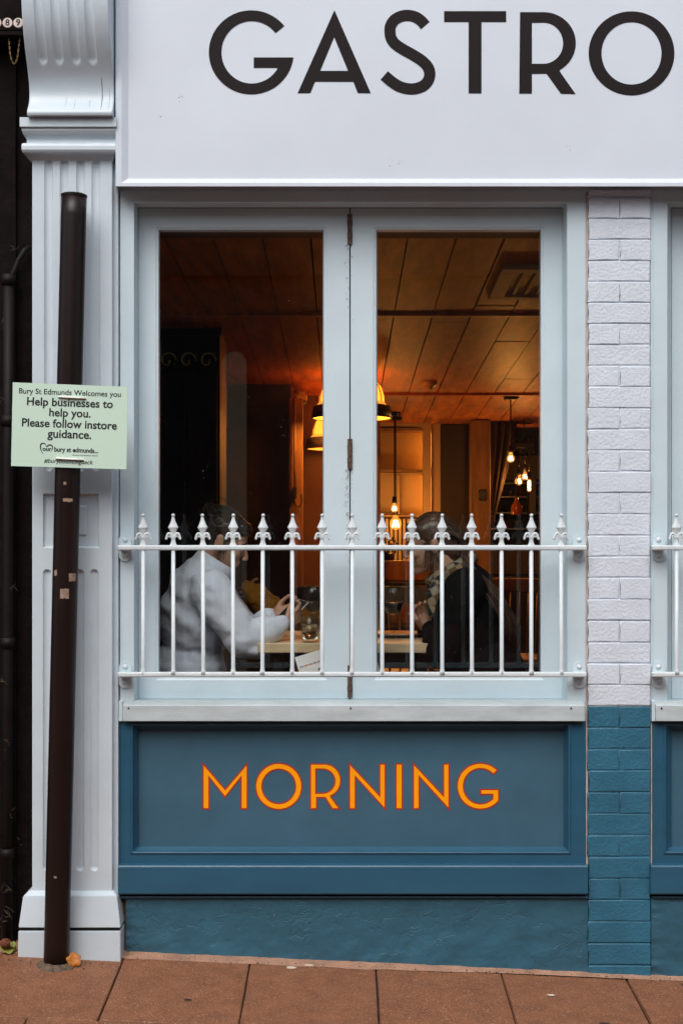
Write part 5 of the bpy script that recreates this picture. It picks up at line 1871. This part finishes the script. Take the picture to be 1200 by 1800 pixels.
b2_ = link('body', blob(body2, 0.0038, 3), 'skin', w2)
face_bits(H2, b2_, hair='hair_brown')
j2 = [('s', P(826, 1090, 0.62), (0.145, 0.195, 0.19)), ('s', P(818, 1038, 0.62), (0.115, 0.185, 0.115)), ('s', P(848, 1180, 0.62), (0.165, 0.205, 0.16)), ('s', P(856, 1235, 0.62), (0.18, 0.215, 0.12)),
      ('s', P(806, 1012, 0.61), (0.07, 0.11, 0.07)), ('c', a1, a2, 0.082, 0.068), ('c', a2, a3 - (a3 - a2).normalized() * 0.01, 0.066, 0.046),
      ('c', c1_, c2_, 0.080, 0.068), ('c', c2_, c3_ - (c3_ - c2_).normalized() * 0.01, 0.066, 0.046)]
link('coat', blob(j2, 0.0080, 4, cloth_disp(0.006, 9.0)), 'coat_black', w2)
tr_ = [('s', (hx, 0.62, hipz + 0.02), (0.15, 0.2, 0.10))]
for y in (0.53, 0.72):
    hp_, kn = Vector((hx, y, hipz)), Vector((hx - 0.42, y, hipz - 0.02))
    tr_ += [('c', hp_, kn, 0.098, 0.072), ('c', kn, Vector((kn.x + 0.03, y, FLZ + 0.13)), 0.066, 0.055)]
link('trousers', blob(tr_, 0.012, 3), 'trousers', w2)
# scarf
sp = []
cen = P(793, 1002, 0.605)
for i in range(14):
    a_ = 2 * math.pi * i / 14
    b_2 = 2 * math.pi * (i + 1) / 14
    f = lambda t_: cen + Vector((0.075 * math.cos(t_), 0.085 * math.sin(t_), 0.045 * math.cos(t_)))
    sp.append(('c', f(a_), f(b_2), 0.030, 0.030))
sp += [('c', P(772, 1015, 0.53), P(762, 1045, 0.49), 0.030, 0.026), ('c', P(762, 1045, 0.49), P(760, 1078, 0.47), 0.028, 0.022),
       ('c', P(768, 1015, 0.62), P(757, 1050, 0.58), 0.030, 0.024)]
link('scarf', blob(sp, 0.006, 2, cloth_disp(0.005, 5.0, (30, 30, 40))), 'plaid', w2)
# hair
h2 = link('hair', blob(hair_cap(H2, extra=(((-0.09, 0, -0.03), (0.05, 0.065, 0.07)), ((0.048, 0, 0.070), (0.042, 0.066, 0.038)), ((0.015, -0.045, 0.06), (0.05, 0.034, 0.035)), ((0.015, 0.045, 0.06), (0.05, 0.034, 0.035)))), 0.005, 2, hdisp), 'hair_brown', w2)
bm = bmesh.new()
for i in range(330):
    y = R.gauss(0, 0.5)
    y = max(-1, min(1, y))
    th = R.uniform(-1, 1)
    st = H2 @ (Vector((R.uniform(0.03, 0.075), y * 0.06, 0.075 + R.uniform(-0.01, 0.02))) * 0.96)
    m1_ = H2 @ (Vector((-0.06 + R.uniform(-0.02, 0.02), y * 0.082, 0.105 - 0.05 * abs(y) + R.uniform(-0.02, 0.01))) * 0.98)
    m2_ = H2 @ (Vector((-0.125 + R.uniform(-0.012, 0.01), y * 0.074, 0.0 + R.uniform(-0.02, 0.02))) * 0.98)
    dd_ = 0.56 + y * 0.11
    off = th * 12
    p4 = P(822 + off * 0.7, 990 + off * 0.4, dd_)
    p5 = P(858 + off + 3 * R.uniform(-1, 1), 1035 - off * 0.2, dd_ - 0.02)
    p6 = P(886 + off * 1.1 + 3 * R.uniform(-1, 1), 1078, dd_ - 0.03)
    ln = R.uniform(0.4, 1.0)
    p7 = P(900 + off * 1.2 + R.uniform(-5, 5), 1085 + 40 * ln, dd_ - 0.03)
    pts = catmull([st, m1_, m2_, p4, p5, p6, p7], 4)
    bm_tube(bm, pts, [0.0017] * (len(pts) - 3) + [0.0012, 0.0009, 0.0004], 4)
for i in range(26):
    st = Vector((R.uniform(-0.01, 0.02), 0.078 + R.uniform(-.004, .006), R.uniform(0.0, 0.03)))
    en = st + Vector((R.uniform(-0.03, 0.035), -0.01, R.uniform(-0.13, -0.07)))
    bm_tube(bm, catmull([H2 @ (p * 0.96) for p in (st, (st + en) / 2 + Vector((R.uniform(-.012, .012), 0.006, 0)), en)], 4), 0.0009, 4)
link('long_strands', to_me(bm), 'hair_brown', h2, smooth=True)['kind'] = 'stuff'

# --- person in mustard further back, half hidden by the mullion
w3 = person('person in a mustard top half hidden behind the mullion, arm raised', (P(592, 0, 1.9).x, 1.9, FLZ))
H3 = Matrix.Translation(P(592, 1008, 1.85)) @ Matrix.Rotation(math.radians(-115), 4, 'Z') @ Matrix.Rotation(math.radians(12), 4, 'Y')
s3_, e3_, r3_ = P(548, 1080, 1.8), P(500, 1092, 1.62), P(436, 1033, 1.62)
t3_, u3_, v3_ = P(640, 1080, 1.85), P(655, 1130, 1.75), P(610, 1130, 1.6)
body3 = head_parts(H3)
body3 += [('c', H3 @ Vector((-0.03, 0, -0.05)), P(594, 1078, 1.9), 0.052, 0.058), ('s', P(594, 1130, 1.9), (0.15, 0.11, 0.17)), ('s', P(594, 1210, 1.9), (0.15, 0.12, 0.16)),
          ('c', s3_, e3_, 0.042, 0.036), ('c', e3_, r3_, 0.034, 0.024), ('c', t3_, u3_, 0.042, 0.036), ('c', u3_, v3_, 0.034, 0.024)]
body3 += hand_parts(r3_, (0.1, 0.9, -0.2), (-1, 0, 0.2), (0, 0, 1), curl=(0.5, 0.8, 0.5), s=0.9)
body3 += hand_parts(v3_, (-0.7, -0.3, 0.0), (0, -0.3, 1), (0, -1, 0), curl=(0.3, 0.4, 0.3), s=0.9)
for xx in (-0.10, 0.08):
    hp_ = Vector((P(594, 0, 1.9).x + xx, 1.9, hipz - 0.08)); kn = hp_ + Vector((0, -0.40, 0))
    body3 += [('c', hp_, kn, 0.08, 0.06), ('c', kn, Vector((kn.x, kn.y + 0.02, FLZ + 0.05)), 0.05, 0.038)]
body3.append(('c', P(594, 1210, 1.9), Vector((P(594, 0, 1.9).x, 1.9, hipz - 0.08)), 0.12, 0.12))
b3_ = link('body', blob(body3, 0.005, 3), 'skin', w3)
face_bits(H3, b3_)
j3 = [('s', P(594, 1130, 1.9), (0.19, 0.14, 0.20)), ('s', P(594, 1092, 1.9), (0.17, 0.11, 0.09)), ('s', P(594, 1215, 1.9), (0.19, 0.15, 0.18)), ('c', s3_, e3_, 0.066, 0.062), ('c', e3_, e3_.lerp(r3_, 0.75), 0.060, 0.058), ('c', e3_.lerp(r3_, 0.7), r3_, 0.050, 0.036),
      ('c', t3_, u3_, 0.066, 0.06), ('c', u3_, v3_, 0.058, 0.04)]
link('jumper', blob(j3, 0.008, 3, cloth_disp(0.008, 2.0, (22, 22, 26))), 'mustard', w3)
link('trousers', blob([('c', Vector((P(594, 0, 1.9).x + xx, 1.9, hipz - 0.08)), Vector((P(594, 0, 1.9).x + xx, 1.5, hipz - 0.08)), 0.095, 0.07) for xx in (-0.10, 0.08)]
     + [('c', Vector((P(594, 0, 1.9).x + xx, 1.5, hipz - 0.08)), Vector((P(594, 0, 1.9).x + xx, 1.52, FLZ + 0.12)), 0.066, 0.052) for xx in (-0.10, 0.08)], 0.012, 3), 'trousers', w3)
h3 = link('hair', blob(hair_cap(H3, extra=(((-0.06, 0.06, -0.08), (0.06, 0.045, 0.10)), ((-0.06, -0.06, -0.08), (0.06, 0.045, 0.10)), ((0.04, 0, 0.075), (0.045, 0.062, 0.035)))), 0.006, 2, lambda c: 0.007 * noise.noise(c * 45)), 'hair_dark', w3)
chair(592, 1.95, math.radians(-90), 'wooden chair under the person in the mustard top', 'dark_panel')

# ------------------------------------------------------------------ opposite side of the street (behind the camera; seen only as reflections)
OY = -9.0
structure(box('far_pavement', -14, 14, OY, OY + 1.5, -0.7, -0.15, 'kerbstone', None, 0.01))
op = thing('opposite_building', 'brick building across the street, mirrored faintly in the window glass', 'building', (0, OY, -0.2))
box('wall', -14, 14, OY - 0.6, OY - 0.2, -0.2, 5.7, 'street_brick', op)
box('shop_fascia', -14, 14, OY - 0.20, OY - 0.08, 4.1, 4.7, 'street_dark', op, 0.02)
box('cream_band', -14, 14, OY - 0.20, OY - 0.12, 4.75, 5.3, 'street_cream', op)
box('dark_doorway', -2.6, -1.24, OY - 0.21, OY - 0.14, -0.2, 3.66, 'street_dark', op)
kk = 0.0056
for (xa, xb, yt) in ((386, 430, 612),):
    x0, x1 = (xa - 600) * kk, (xb - 600) * kk
    rr4 = (x1 - x0) / 2
    zt4 = ZC + (HY - yt) * kk
    prof = [(x0, -0.2), (x1, -0.2)] + [((x0 + x1) / 2 + rr4 * math.cos(a_), zt4 - rr4 + rr4 * math.sin(a_)) for a_ in [math.pi * i / 16 for i in range(17)]]
    me = poly_me([prof], 0.06)
    me.transform(Matrix.Translation((0, OY - 0.07, 0)) @ STAND)
    link('cream_pilaster', me, 'street_cream', op)
for i in range(6):
    xc = -1.75 + 0.0
    a0 = i * 0.32
    pts = [(-2.35 + i * 0.2 + 0.09 * math.cos(t_ * 0.5) * (1 - t_ / 16), OY - 0.10, 3.25 + 0.10 * math.sin(t_ * 0.5) * (1 - t_ / 16)) for t_ in range(15)]
    tube('gilt_scroll', pts, 0.012, 'gilt', op, 6)
for xc in (0.9, 3.6, -5.2):
    box('shop_window', xc - 0.9, xc + 0.9, OY - 0.21, OY - 0.15, 0.6, 3.2, 'street_dark', op)
